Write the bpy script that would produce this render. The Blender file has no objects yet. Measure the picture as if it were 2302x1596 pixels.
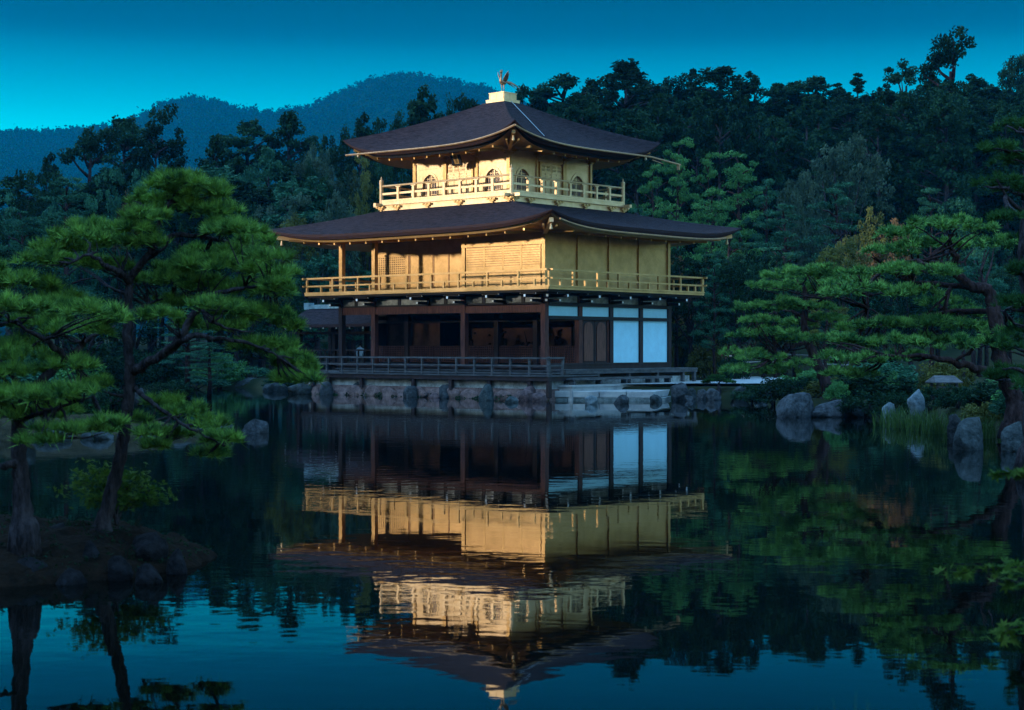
import bpy, bmesh, math, random
import numpy as np
from mathutils import Vector, Matrix, noise
from mathutils.geometry import tessellate_polygon

# ---------------------------------------------------------------- camera, sky, sun, exposure
scene = bpy.context.scene
COL = scene.collection
FPX = 3632.0                     # focal length in pixels of a 2302 px wide picture
EYE = 2.1                        # eye height above the pond
camd = bpy.data.cameras.new("camera")
cam = bpy.data.objects.new("camera", camd)
COL.objects.link(cam)
cam.location = (0, 0, EYE)
cam.rotation_euler = (math.radians(90), 0, 0)
camd.sensor_width = 36
camd.lens = 36 * FPX / 2302
camd.shift_y = -18 / 2302
camd.clip_start = 0.5
camd.clip_end = 6000
camd.dof.use_dof = True
camd.dof.focus_distance = 66
camd.dof.aperture_fstop = 4.5
scene.camera = cam

# the pavilion's frame: ex runs along the pond front, ey into depth along the east side
BC = Vector((-0.40664, 71.75181, 0.0))
BROT = math.atan2(-0.6546, 0.7559)
EX = Vector((math.cos(BROT), math.sin(BROT), 0))
EY = Vector((-EX.y, EX.x, 0))
SUN_EL = math.radians(6.3)
s2 = (EX * -0.37 + EY * -0.93).normalized()
TO_SUN = Vector((s2.x * math.cos(SUN_EL), s2.y * math.cos(SUN_EL), math.sin(SUN_EL)))

world = bpy.data.worlds.new("World")
scene.world = world
world.use_nodes = True
wn, wl = world.node_tree.nodes, world.node_tree.links
wn.clear()
w_out = wn.new("ShaderNodeOutputWorld")
w_bg = wn.new("ShaderNodeBackground")
w_sky = wn.new("ShaderNodeTexSky")
w_sky.sky_type = "NISHITA"
w_sky.sun_disc = False
w_sky.sun_elevation = SUN_EL
w_sky.sun_rotation = math.atan2(TO_SUN.x, TO_SUN.y)
w_sky.air_density = 1.0
w_sky.dust_density = 0.6
w_sky.ozone_density = 2.0
w_geo = wn.new("ShaderNodeTexCoord")
w_sep = wn.new("ShaderNodeSeparateXYZ")
wl.new(w_geo.outputs["Generated"], w_sep.inputs[0])
# dusk: the half of the sky away from the sunset is deep blue above the horizon glow
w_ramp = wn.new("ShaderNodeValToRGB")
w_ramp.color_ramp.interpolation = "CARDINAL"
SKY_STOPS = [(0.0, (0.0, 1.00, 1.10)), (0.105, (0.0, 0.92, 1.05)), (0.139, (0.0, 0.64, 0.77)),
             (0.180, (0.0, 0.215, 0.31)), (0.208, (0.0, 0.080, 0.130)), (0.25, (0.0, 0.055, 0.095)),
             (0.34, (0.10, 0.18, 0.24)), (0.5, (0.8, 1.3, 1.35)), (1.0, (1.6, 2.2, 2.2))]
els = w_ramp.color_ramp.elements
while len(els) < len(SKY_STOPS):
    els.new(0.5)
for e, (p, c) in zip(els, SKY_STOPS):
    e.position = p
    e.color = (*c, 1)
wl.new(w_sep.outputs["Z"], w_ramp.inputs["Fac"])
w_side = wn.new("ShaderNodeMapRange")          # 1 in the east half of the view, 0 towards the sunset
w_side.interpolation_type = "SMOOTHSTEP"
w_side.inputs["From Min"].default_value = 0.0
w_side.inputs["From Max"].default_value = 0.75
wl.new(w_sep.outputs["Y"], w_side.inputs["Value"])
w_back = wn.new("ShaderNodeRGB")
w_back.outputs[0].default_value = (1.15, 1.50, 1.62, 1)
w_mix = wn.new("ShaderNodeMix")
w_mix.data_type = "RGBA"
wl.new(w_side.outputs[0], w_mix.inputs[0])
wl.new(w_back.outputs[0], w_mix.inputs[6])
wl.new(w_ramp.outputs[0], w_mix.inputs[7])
w_mul = wn.new("ShaderNodeMix")
w_mul.data_type = "RGBA"
w_mul.blend_type = "MULTIPLY"
w_mul.inputs[0].default_value = 1.0
wl.new(w_sky.outputs[0], w_mul.inputs[6])
wl.new(w_mix.outputs[2], w_mul.inputs[7])
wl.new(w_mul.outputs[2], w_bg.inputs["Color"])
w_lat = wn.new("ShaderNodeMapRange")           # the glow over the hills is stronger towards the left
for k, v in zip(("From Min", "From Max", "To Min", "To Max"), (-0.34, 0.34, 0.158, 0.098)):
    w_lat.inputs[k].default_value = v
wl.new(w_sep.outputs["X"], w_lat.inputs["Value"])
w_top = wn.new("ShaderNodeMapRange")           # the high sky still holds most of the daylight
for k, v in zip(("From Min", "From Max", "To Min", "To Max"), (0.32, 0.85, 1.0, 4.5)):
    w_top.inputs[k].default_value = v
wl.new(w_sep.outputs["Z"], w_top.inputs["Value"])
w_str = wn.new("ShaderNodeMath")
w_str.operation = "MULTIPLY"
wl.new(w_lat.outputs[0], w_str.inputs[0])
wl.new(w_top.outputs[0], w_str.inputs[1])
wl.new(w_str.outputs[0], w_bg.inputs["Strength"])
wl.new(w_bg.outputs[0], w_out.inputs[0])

sund = bpy.data.lights.new("sun", "SUN")
sun = bpy.data.objects.new("sun", sund)
COL.objects.link(sun)
sund.energy = 1.4
sund.angle = math.radians(2.8)
sund.color = (1.0, 0.91, 0.76)
sun.rotation_euler = TO_SUN.to_track_quat("Z", "Y").to_euler()
sun.location = (-60, -20, 60)

scene.view_settings.view_transform = "Standard"
scene.view_settings.look = "None"
scene.view_settings.exposure = 1.5
scene.view_settings.gamma = 1.0
scene.cycles.max_bounces = 6
scene.cycles.volume_bounces = 0
scene.cycles.transparent_max_bounces = 8
scene.cycles.caustics_reflective = False
scene.cycles.caustics_refractive = False
scene.cycles.sample_clamp_indirect = 4.0

# ---------------------------------------------------------------- helpers
R = random.Random(7)
rng = np.random.default_rng(11)


class MB:
    """collects simple solids and links them as one mesh object"""

    def __init__(self):
        self.v, self.f = [], []

    def add(self, vs, fs):
        n = len(self.v)
        self.v += [tuple(p) for p in vs]
        self.f += [tuple(i + n for i in q) for q in fs]
        return self

    def box(self, x0, x1, y0, y1, z0, z1):
        vs = [(x, y, z) for z in (z0, z1) for x, y in ((x0, y0), (x1, y0), (x1, y1), (x0, y1))]
        return self.add(vs, [(3, 2, 1, 0), (4, 5, 6, 7), (0, 1, 5, 4), (1, 2, 6, 5), (2, 3, 7, 6), (3, 0, 4, 7)])

    def bar(self, p0, p1, w, h):
        p0, p1 = Vector(p0), Vector(p1)
        d = (p1 - p0).normalized()
        up = Vector((0, 0, 1)) if abs(d.z) < 0.95 else Vector((0, 1, 0))
        s = d.cross(up).normalized() * (w / 2)
        u = s.cross(d).normalized() * (h / 2)
        vs = [p + a * s + b * u for p in (p0, p1) for a, b in ((-1, -1), (1, -1), (1, 1), (-1, 1))]
        return self.add(vs, [(3, 2, 1, 0), (4, 5, 6, 7), (0, 1, 5, 4), (1, 2, 6, 5), (2, 3, 7, 6), (3, 0, 4, 7)])

    def tube(self, pts, radii, n=8, cap=True):
        pts = [Vector(p) for p in pts]
        if not isinstance(radii, (list, tuple)):
            radii = [radii] * len(pts)
        ref = Vector((0.31, 0.77, 0.55))
        vs, fs = [], []
        for i, p in enumerate(pts):
            d = (pts[min(i + 1, len(pts) - 1)] - pts[max(i - 1, 0)]).normalized()
            a = d.cross(ref)
            a = a.normalized() if a.length > 1e-4 else Vector((1, 0, 0))
            b = d.cross(a)
            for k in range(n):
                t = 2 * math.pi * k / n
                vs.append(p + (a * math.cos(t) + b * math.sin(t)) * radii[i])
        for i in range(len(pts) - 1):
            for k in range(n):
                k2 = (k + 1) % n
                fs.append((i * n + k, i * n + k2, (i + 1) * n + k2, (i + 1) * n + k))
        if cap:
            fs.append(tuple(range(n - 1, -1, -1)))
            m = (len(pts) - 1) * n
            fs.append(tuple(range(m, m + n)))
        return self.add(vs, fs)

    def lathe(self, c, prof, n=12):
        vs, fs = [], []
        for r, z in prof:
            for k in range(n):
                t = 2 * math.pi * k / n
                vs.append((c[0] + r * math.cos(t), c[1] + r * math.sin(t), c[2] + z))
        m = len(prof)
        for i in range(m - 1):
            for k in range(n):
                k2 = (k + 1) % n
                fs.append((i * n + k, i * n + k2, (i + 1) * n + k2, (i + 1) * n + k))
        fs.append(tuple(range(n - 1, -1, -1)))
        fs.append(tuple(range((m - 1) * n, m * n)))
        return self.add(vs, fs)

    def grid(self, rows):
        m = len(rows[0])
        fs = [(i * m + j, i * m + j + 1, (i + 1) * m + j + 1, (i + 1) * m + j)
              for i in range(len(rows) - 1) for j in range(m - 1)]
        return self.add([p for r in rows for p in r], fs)

    def prism(self, loop, d, fn):
        """loop of 2d points pushed to thickness d; fn(u, v, w) gives the 3d point"""
        n = len(loop)
        vs = [fn(u, v, 0) for u, v in loop] + [fn(u, v, d) for u, v in loop]
        fs = [tuple(range(n)), tuple(range(2 * n - 1, n - 1, -1))]
        fs += [(i, i + n, (i + 1) % n + n, (i + 1) % n) for i in range(n)]
        return self.add(vs, fs)

    def build(self, name, mat, parent=None, smooth=False, bevel=0.0):
        me = bpy.data.meshes.new(name)
        me.from_pydata(self.v, [], self.f)
        bm = bmesh.new()
        bm.from_mesh(me)
        bmesh.ops.recalc_face_normals(bm, faces=bm.faces)
        bm.to_mesh(me)
        bm.free()
        if smooth:
            me.polygons.foreach_set("use_smooth", [True] * len(me.polygons))
        o = bpy.data.objects.new(name, me)
        COL.objects.link(o)
        me.materials.append(mat)
        if parent is not None:
            o.parent = parent
        if bevel:
            b = o.modifiers.new("bevel", "BEVEL")
            b.width = bevel
            b.segments = 2
            b.limit_method = "ANGLE"
        return o


def tag(o, label=None, cat=None, group=None, kind=None):
    if label:
        o["label"] = label
    if cat:
        o["category"] = cat
    if group:
        o["group"] = group
    if kind:
        o["kind"] = kind
    return o


def empty(name, loc=(0, 0, 0), rz=0.0, label=None, cat=None, group=None):
    o = bpy.data.objects.new(name, None)
    COL.objects.link(o)
    o.location = loc
    o.rotation_euler = (0, 0, rz)
    o.empty_display_size = 0.3
    return tag(o, label, cat, group)


def copy_tree(src, loc, rz, scale, label, group=None, mats=None):
    """a copy of a thing with copies of each of its parts; mats maps part name -> material"""
    r = src.copy()
    COL.objects.link(r)
    r.location, r.rotation_euler, r.scale = loc, (0, 0, rz), scale
    if not group and "group" in r:
        del r["group"]
    tag(r, label, None, group)
    for ch in list(src.children):
        c = ch.copy()
        COL.objects.link(c)
        c.parent = r
        m = (mats or {}).get(ch.name.split(".")[0])
        if m:
            c.material_slots[0].link = "OBJECT"
            c.material_slots[0].material = m
    return r


def np_mesh(name, V, nper, mat, parent=None, smooth=False):
    """mesh from an (N, nper, 3) array: N separate faces of nper corners"""
    N = V.shape[0]
    me = bpy.data.meshes.new(name)
    me.vertices.add(N * nper)
    me.vertices.foreach_set("co", V.reshape(-1).astype(np.float32))
    me.loops.add(N * nper)
    me.loops.foreach_set("vertex_index", np.arange(N * nper, dtype=np.int32))
    me.polygons.add(N)
    me.polygons.foreach_set("loop_start", np.arange(0, N * nper, nper, dtype=np.int32))
    me.update(calc_edges=True)
    me.materials.append(mat)
    o = bpy.data.objects.new(name, me)
    COL.objects.link(o)
    if parent is not None:
        o.parent = parent
    return o


def P(px, py, d):
    """point of the place seen at (px, py) of the 2302 px wide photo, d metres away"""
    return Vector(((px - 1151) * d / FPX, d, EYE - (py - 780) * d / FPX))


def waterline(px, py):
    d = EYE * FPX / (py - 780)
    return P(px, py, d)


def rock_mesh(name, w, dp, h, m, seed, sink=0.25, sub=3):
    rr = random.Random(seed)
    bm = bmesh.new()
    bmesh.ops.create_icosphere(bm, subdivisions=sub, radius=1.0)
    off = Vector((rr.uniform(-50, 50), rr.uniform(-50, 50), rr.uniform(-50, 50)))
    planes = []
    for _ in range(13):
        v = Vector((rr.gauss(0, 1), rr.gauss(0, 1), rr.gauss(0.25, 0.8))).normalized()
        planes.append((v, rr.uniform(0.55, 0.88)))
    for v in bm.verts:
        p = v.co.copy()
        p *= 1 + 0.30 * noise.noise(p * 1.3 + off) + 0.17 * noise.noise(p * 3.4 + off)
        for q, dd in planes:
            e = p.dot(q) - dd
            if e > 0:
                p -= q * e * 0.85
        p *= 1 + 0.06 * noise.noise(p * 8 + off)
        v.co = p
    zs = [v.co.z for v in bm.verts]
    xs = [v.co.x for v in bm.verts]
    ysv = [v.co.y for v in bm.verts]
    for v in bm.verts:
        v.co.x = (v.co.x - (max(xs) + min(xs)) / 2) / (max(xs) - min(xs)) * w
        v.co.y = (v.co.y - (max(ysv) + min(ysv)) / 2) / (max(ysv) - min(ysv)) * dp
        v.co.z = (v.co.z - min(zs)) / (max(zs) - min(zs)) * (h + sink) - sink
    me = bpy.data.meshes.new(name)
    bm.to_mesh(me)
    bm.free()
    me.polygons.foreach_set("use_smooth", [i % 3 != 0 for i in range(len(me.polygons))])
    me.materials.append(m)
    o = bpy.data.objects.new(name, me)
    COL.objects.link(o)
    return o


# ---------------------------------------------------------------- materials
MATS = {}


def mat(name, col, rough=0.7, metal=0.0, var=0.0, vscale=4.0, bump=0.0, bscale=20.0, spec=0.3,
        col2=None, stretch=(1, 1, 1), objvar=0.0, translucent=0.0, detail=4.0, nrough=0.64):
    m = bpy.data.materials.new(name)
    m.use_nodes = True
    n, l = m.node_tree.nodes, m.node_tree.links
    b = n["Principled BSDF"]
    b.inputs["Roughness"].default_value = rough
    b.inputs["Metallic"].default_value = metal
    b.inputs["Specular IOR Level"].default_value = spec
    b.inputs["Base Color"].default_value = (*col, 1)
    tc = n.new("ShaderNodeTexCoord")
    mp = n.new("ShaderNodeMapping")
    mp.inputs["Scale"].default_value = stretch
    l.new(tc.outputs["Object"], mp.inputs["Vector"])
    csock = None
    if col2 is not None or var:
        c2 = col2 if col2 is not None else tuple(min(1, c * (1 + var)) for c in col)
        c1 = col if col2 is not None else tuple(c * (1 - var) for c in col)
        t = n.new("ShaderNodeTexNoise")
        t.inputs["Scale"].default_value = vscale
        t.inputs["Detail"].default_value = detail
        t.inputs["Roughness"].default_value = nrough
        l.new(mp.outputs[0], t.inputs["Vector"])
        r = n.new("ShaderNodeValToRGB")
        r.color_ramp.elements[0].position = 0.36
        r.color_ramp.elements[1].position = 0.64
        r.color_ramp.elements[0].color = (*c1, 1)
        r.color_ramp.elements[1].color = (*c2, 1)
        l.new(t.outputs["Fac"], r.inputs["Fac"])
        csock = r.outputs[0]
    if objvar:
        oi = n.new("ShaderNodeObjectInfo")
        h = n.new("ShaderNodeHueSaturation")
        mr = n.new("ShaderNodeMapRange")
        mr.inputs["To Min"].default_value = 1 - objvar
        mr.inputs["To Max"].default_value = 1 + objvar
        l.new(oi.outputs["Random"], mr.inputs["Value"])
        l.new(mr.outputs[0], h.inputs["Value"])
        if csock:
            l.new(csock, h.inputs["Color"])
        else:
            h.inputs["Color"].default_value = (*col, 1)
        csock = h.outputs[0]
    if csock:
        l.new(csock, b.inputs["Base Color"])
    if bump:
        t2 = n.new("ShaderNodeTexNoise")
        t2.inputs["Scale"].default_value = bscale
        t2.inputs["Detail"].default_value = 5
        l.new(mp.outputs[0], t2.inputs["Vector"])
        bp = n.new("ShaderNodeBump")
        bp.inputs["Strength"].default_value = bump
        bp.inputs["Distance"].default_value = 0.05
        l.new(t2.outputs["Fac"], bp.inputs["Height"])
        l.new(bp.outputs[0], b.inputs["Normal"])
    if translucent:
        tr = n.new("ShaderNodeBsdfTranslucent")
        tr.inputs["Color"].default_value = (*col, 1)
        if csock:
            l.new(csock, tr.inputs["Color"])
        mx = n.new("ShaderNodeMixShader")
        mx.inputs[0].default_value = translucent
        l.new(b.outputs[0], mx.inputs[1])
        l.new(tr.outputs[0], mx.inputs[2])
        l.new(mx.outputs[0], n["Material Output"].inputs["Surface"])
    MATS[name] = m
    return m


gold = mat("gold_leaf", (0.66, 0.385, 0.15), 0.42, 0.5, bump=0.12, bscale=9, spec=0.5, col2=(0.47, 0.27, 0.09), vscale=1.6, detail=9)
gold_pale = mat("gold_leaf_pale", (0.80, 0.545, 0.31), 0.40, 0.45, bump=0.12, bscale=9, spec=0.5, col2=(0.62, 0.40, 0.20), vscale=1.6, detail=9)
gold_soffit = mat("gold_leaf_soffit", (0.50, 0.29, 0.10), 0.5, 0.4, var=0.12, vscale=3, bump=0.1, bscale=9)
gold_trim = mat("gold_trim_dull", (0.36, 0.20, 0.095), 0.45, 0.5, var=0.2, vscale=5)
thatch = mat("cypress_bark", (0.003, 0.002, 0.003), 0.9, var=0.0, col2=(0.050, 0.035, 0.042), vscale=3.2, bump=1.0, bscale=9, spec=0.08, stretch=(1, 1, 12), detail=12, nrough=0.76)
thatch_edge = mat("bark_edge", (0.030, 0.012, 0.012), 0.8, var=0.35, vscale=6, bump=0.3, bscale=40, stretch=(0.2, 0.2, 6))
black_wood = mat("black_wood", (0.010, 0.009, 0.010), 0.6, var=0.3, vscale=5)
dark_wood = mat("dark_wood", (0.024, 0.013, 0.014), 0.6, var=0.4, vscale=3, bump=0.15, bscale=30, stretch=(1, 1, 0.3))
red_wood = mat("red_brown_wood", (0.050, 0.014, 0.012), 0.6, col2=(0.125, 0.040, 0.028), vscale=6, bump=0.15, bscale=30, stretch=(3, 3, 0.35))
door_wood = mat("door_wood", (0.070, 0.024, 0.018), 0.55, col2=(0.20, 0.075, 0.050), vscale=5, bump=0.15, bscale=30, stretch=(3, 6, 0.3))
grey_wood = mat("weathered_wood", (0.035, 0.037, 0.042), 0.65, col2=(0.095, 0.095, 0.10), vscale=4, bump=0.2, bscale=40, stretch=(0.6, 0.6, 2))
plaster = mat("plaster_sky_tinted", (0.42, 0.80, 0.96), 0.85, var=0.05, vscale=2.5)  # white plaster with the blue of the sky light mixed into its colour
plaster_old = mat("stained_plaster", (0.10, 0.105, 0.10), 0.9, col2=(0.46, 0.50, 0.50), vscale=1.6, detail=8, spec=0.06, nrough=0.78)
white_tip = mat("white_paint", (0.80, 0.80, 0.78), 0.7, var=0.04)
pane_mat = mat("paper_pane", (0.075, 0.065, 0.125), 0.6, var=0.1)
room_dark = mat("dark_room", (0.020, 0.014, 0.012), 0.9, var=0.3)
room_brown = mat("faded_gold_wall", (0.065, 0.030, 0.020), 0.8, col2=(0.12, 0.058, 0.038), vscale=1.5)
copper = mat("weathered_copper", (0.22, 0.33, 0.36), 0.5, 0.2, var=0.3, vscale=5)
bronze = mat("bronze", (0.16, 0.085, 0.05), 0.45, 0.7, col2=(0.42, 0.26, 0.15), vscale=14)
steel = mat("pale_cable", (0.25, 0.31, 0.34), 0.5, 0.3, var=0.2, vscale=30)
stone_pink = mat("pinkish_stone", (0.05, 0.036, 0.036), 0.9, col2=(0.25, 0.165, 0.155), vscale=1.9, bump=0.5, bscale=12, detail=8, spec=0.06, nrough=0.78)
stone_pale = mat("pale_slab", (0.24, 0.26, 0.27), 0.85, col2=(0.42, 0.42, 0.41), vscale=1.8, bump=0.3, bscale=14, detail=8)
stone_side = mat("mossy_slab", (0.05, 0.07, 0.07), 0.9, col2=(0.22, 0.25, 0.25), vscale=2.5, bump=0.4, bscale=14, detail=8, spec=0.06, nrough=0.78)
rock_grey = mat("grey_rock", (0.008, 0.011, 0.013), 0.9, col2=(0.085, 0.095, 0.105), vscale=4.2, bump=0.8, bscale=9, detail=13, objvar=0.2, spec=0.06, nrough=0.78)
rock_dark = mat("dark_rock", (0.010, 0.016, 0.017), 0.85, col2=(0.07, 0.085, 0.09), vscale=4.2, bump=0.8, bscale=9, detail=13, objvar=0.2, spec=0.06, nrough=0.78)
rock_red = mat("reddish_rock", (0.035, 0.026, 0.030), 0.9, col2=(0.20, 0.13, 0.13), vscale=4.2, bump=0.8, bscale=9, detail=13, objvar=0.2, spec=0.06, nrough=0.78)
rock_pale = mat("pale_rock", (0.04, 0.06, 0.07), 0.9, col2=(0.20, 0.245, 0.265), vscale=3.5, bump=0.8, bscale=9, detail=13, spec=0.06, nrough=0.78)
rock_islet = mat("islet_rock", (0.003, 0.003, 0.0035), 0.9, col2=(0.022, 0.022, 0.026), vscale=5, bump=0.9, bscale=12, detail=13, objvar=0.2, spec=0.06, nrough=0.78)
bark = mat("pine_bark", (0.014, 0.012, 0.014), 0.95, col2=(0.072, 0.058, 0.064), vscale=9, bump=1.0, bscale=22, stretch=(1.6, 1.6, 0.5), detail=8, spec=0.06)
bark_red = mat("red_pine_bark", (0.016, 0.010, 0.010), 0.95, col2=(0.070, 0.042, 0.042), vscale=6, bump=0.8, bscale=16, stretch=(1.5, 1.5, 0.5), detail=7, spec=0.06)
moss = mat("garden_ground", (0.010, 0.018, 0.008), 1.0, col2=(0.032, 0.034, 0.016), vscale=0.35, bump=0.6, bscale=3, detail=9, spec=0.06)
gravel_m = mat("white_gravel", (0.28, 0.32, 0.34), 0.95, col2=(0.46, 0.49, 0.50), vscale=9, bump=0.5, bscale=40, detail=8)
earth = mat("needle_litter", (0.005, 0.005, 0.004), 1.0, col2=(0.020, 0.012, 0.008), vscale=5.0, bump=1.0, bscale=14, detail=13, spec=0.06, nrough=0.78)
dry_grass = mat("dry_grass", (0.018, 0.018, 0.010), 1.0, col2=(0.05, 0.042, 0.024), vscale=4, bump=0.6, bscale=30, spec=0.06)
ndl = dict(rough=0.7, spec=0.12, translucent=0.06)
needles_near = mat("pine_needles", (0.024, 0.082, 0.020), col2=(0.22, 0.40, 0.065), vscale=7.0, **ndl)
needles_right = mat("pine_needles_lush", (0.026, 0.105, 0.028), col2=(0.20, 0.40, 0.085), vscale=2.4, **ndl)
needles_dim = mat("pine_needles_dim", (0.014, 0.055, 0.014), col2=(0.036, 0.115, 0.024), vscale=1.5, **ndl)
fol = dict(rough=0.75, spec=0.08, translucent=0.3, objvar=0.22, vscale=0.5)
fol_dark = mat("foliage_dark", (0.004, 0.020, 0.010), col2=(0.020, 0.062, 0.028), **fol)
fol_teal = mat("foliage_teal", (0.016, 0.070, 0.042), col2=(0.050, 0.165, 0.088), **fol)
fol_green = mat("foliage_green", (0.036, 0.13, 0.042), col2=(0.10, 0.26, 0.075), **fol)
fol_grey = mat("foliage_grey", (0.026, 0.056, 0.036), col2=(0.072, 0.120, 0.078), **fol)
fol_olive = mat("foliage_olive", (0.070, 0.085, 0.022), col2=(0.16, 0.165, 0.045), **fol)
fol_brown = mat("foliage_russet", (0.085, 0.050, 0.024), col2=(0.18, 0.10, 0.045), **fol)
fol_red = mat("foliage_red", (0.080, 0.022, 0.012), col2=(0.150, 0.050, 0.022), **fol)
fol_yellow = mat("foliage_yellow", (0.100, 0.110, 0.020), col2=(0.190, 0.180, 0.040), **fol)
fol_hill = mat("foliage_shaded_hill", (0.0012, 0.0042, 0.0035), col2=(0.003, 0.0085, 0.006), rough=1.0, spec=0.0, vscale=0.02)  # near black: the dusk shade on the far hills is put into the colour
leaf_near = mat("maple_leaves", (0.024, 0.075, 0.010), col2=(0.10, 0.15, 0.022), vscale=7, rough=0.65, spec=0.08, translucent=0.4)
reed_m = mat("reed_leaves", (0.030, 0.075, 0.016), col2=(0.070, 0.130, 0.030), vscale=5, rough=0.5, spec=0.3, translucent=0.3)

# ---------------------------------------------------------------- ground, water, hills
def loc(x, y, z=0.0):
    """pavilion coordinates to place coordinates"""
    return BC + EX * x + EY * y + Vector((0, 0, z))


_a, _b = loc(7.0, -5.25), loc(-7.3, -5.25)
SHORE = [(60, -40), (17, 12), (11.0, 21.5), (8.9, 25.3), (9.05, 28.4), (10.3, 31), (10.6, 32.6), (11.0, 36), (11.4, 40), (10.9, 44), (11.4, 48.2), (9.4, 49.6), (8.2, 51.2),
         (8.9, 55), (10.0, 60), (9.6, 63.6), (7.4, 65.8), (5.5, 64.4), (2.6, 66.0), (_a.x, _a.y), (_b.x, _b.y),
         (-10.4, 75.5), (-11.5, 79.5), (-13.6, 83), (-16.0, 85), (-18.5, 84), (-20, 78), (-19.0, 68), (-17.8, 58), (-15.4, 48),
         (-13.6, 42), (-16, 38), (-40, 36), (-420, 30), (-420, 700), (600, 700), (600, -40)]
NEAR = [(-300, 5.2), (-6, 4.8), (0, 5.6), (2.7, 5.4), (3.05, 8.1), (3.8, 9.6), (5.6, 9.2), (7.5, 6.4), (16, 6.5), (17, 12), (60, -40), (-300, -40)]


def sdf(poly, X, Y):
    d = np.full(X.shape, 1e9)
    ins = np.zeros(X.shape, bool)
    for (x0, y0), (x1, y1) in zip(poly, poly[1:] + poly[:1]):
        ax, ay = x1 - x0, y1 - y0
        t = np.clip(((X - x0) * ax + (Y - y0) * ay) / (ax * ax + ay * ay), 0, 1)
        d = np.minimum(d, np.hypot(X - x0 - t * ax, Y - y0 - t * ay))
        c = ((y0 > Y) != (y1 > Y)) & (X < (x1 - x0) * (Y - y0) / ((y1 - y0) if y1 != y0 else 1e-9) + x0)
        ins ^= c
    return np.where(ins, d, -d)


def sstep(a, b, x):
    t = np.clip((x - a) / (b - a), 0, 1)
    return t * t * (3 - 2 * t)


def ground_h(X, Y):
    X, Y = np.asarray(X, float), np.asarray(Y, float)
    s = np.maximum(sdf(SHORE, X, Y), sdf(NEAR, X, Y))
    h = np.clip(s * 0.9 - 0.15, -0.8, 0.46)
    h = h + 0.10 * (np.sin(X * 0.7 + 1.3 * np.sin(Y * 0.31)) * np.sin(Y * 0.53 + X * 0.2)) * sstep(4, 14, s)
    q = Y + 0.30 * X
    slope = 15.5 * sstep(104, 168, q) + 0.09 * np.clip(q - 168, 0, 400)
    slope = slope * sstep(-34, 22, X)
    left = 2.5 * sstep(95, 150, Y) * (1 - sstep(-34, 22, X))
    return h + (slope + left) * sstep(2, 20, s)


def axis(*segs):
    out = []
    for a, b, st in segs:
        out += list(np.arange(a, b, st))
    return np.array(out)


gx = axis((-420, -60, 18), (-60, -26, 3), (-26, 26, 0.6), (26, 70, 3), (70, 601, 22))
gy = axis((-40, 2, 4), (2, 10, 0.7), (10, 28, 1.5), (28, 92, 0.6), (92, 180, 4), (180, 701, 26))
GX, GY = np.meshgrid(gx, gy)
GZ = ground_h(GX, GY)
mb = MB()
mb.grid([[(GX[i, j], GY[i, j], GZ[i, j]) for j in range(len(gx))] for i in range(len(gy))])
ground = tag(mb.build("ground", moss, smooth=True), kind="structure")

# gravel court and path beside the pavilion
mb = MB()
rows = []
edge_a = [loc(7.7, -1.5), loc(8.6, 0.4), loc(9.0, 2.0), Vector((8.6, 67.3, 0)), Vector((9.6, 67.0, 0)), Vector((10.8, 67.2, 0)), Vector((11.8, 70, 0))]
edge_b = [loc(6.2, -1.4), loc(6.2, 1.5), loc(6.2, 4.0), loc(5.5, 9), Vector((10.5, 84, 0)), Vector((12.5, 82.5, 0)), Vector((13.5, 80, 0))]
for k in range(7):
    rows.append([tuple(edge_a[k].lerp(edge_b[k], t / 6) + Vector((0, 0, 0.59))) for t in range(7)])
mb.grid(rows)
tag(mb.build("gravel_path", gravel_m), kind="structure")

# pond
wm = bpy.data.materials.new("pond_water")
wm.use_nodes = True
n, l = wm.node_tree.nodes, wm.node_tree.links
b = n["Principled BSDF"]
b.inputs["Base Color"].default_value = (0.0012, 0.0020, 0.0014, 1)
b.inputs["Roughness"].default_value = 0.015
b.inputs["IOR"].default_value = 1.34
tc = n.new("ShaderNodeTexCoord")
def wave(scale, detail, stretch=(1, 1, 1)):
    mp = n.new("ShaderNodeMapping")
    mp.inputs["Scale"].default_value = stretch
    mp.inputs["Rotation"].default_value = (0, 0, 0.35)
    t = n.new("ShaderNodeTexNoise")
    t.inputs["Scale"].default_value = scale
    t.inputs["Detail"].default_value = detail
    l.new(tc.outputs["Object"], mp.inputs[0])
    l.new(mp.outputs[0], t.inputs["Vector"])
    return t.outputs["Fac"]
calm = n.new("ShaderNodeMapRange")
calm.inputs["From Min"].default_value = 0.40
calm.inputs["From Max"].default_value = 0.62
calm.inputs["To Min"].default_value = 0.20
calm.inputs["To Max"].default_value = 1.0
l.new(wave(0.09, 2, (0.45, 1, 1)), calm.inputs["Value"])
bp1 = n.new("ShaderNodeBump")
bp1.inputs["Distance"].default_value = 0.0030
l.new(wave(3.2, 2.5, (0.6, 1.0, 1)), bp1.inputs["Height"])
l.new(calm.outputs[0], bp1.inputs["Strength"])
bp2 = n.new("ShaderNodeBump")
bp2.inputs["Distance"].default_value = 0.005
bp2.inputs["Strength"].default_value = 0.5
l.new(wave(0.55, 1.5), bp2.inputs["Height"])
l.new(bp1.outputs[0], bp2.inputs["Normal"])
l.new(bp2.outputs[0], b.inputs["Normal"])
mb = MB()
mb.add([(-400, -35, 0), (80, -35, 0), (80, 120, 0), (-400, 120, 0)], [(0, 1, 2, 3)])
tag(mb.build("pond_water", wm), kind="structure")

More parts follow.
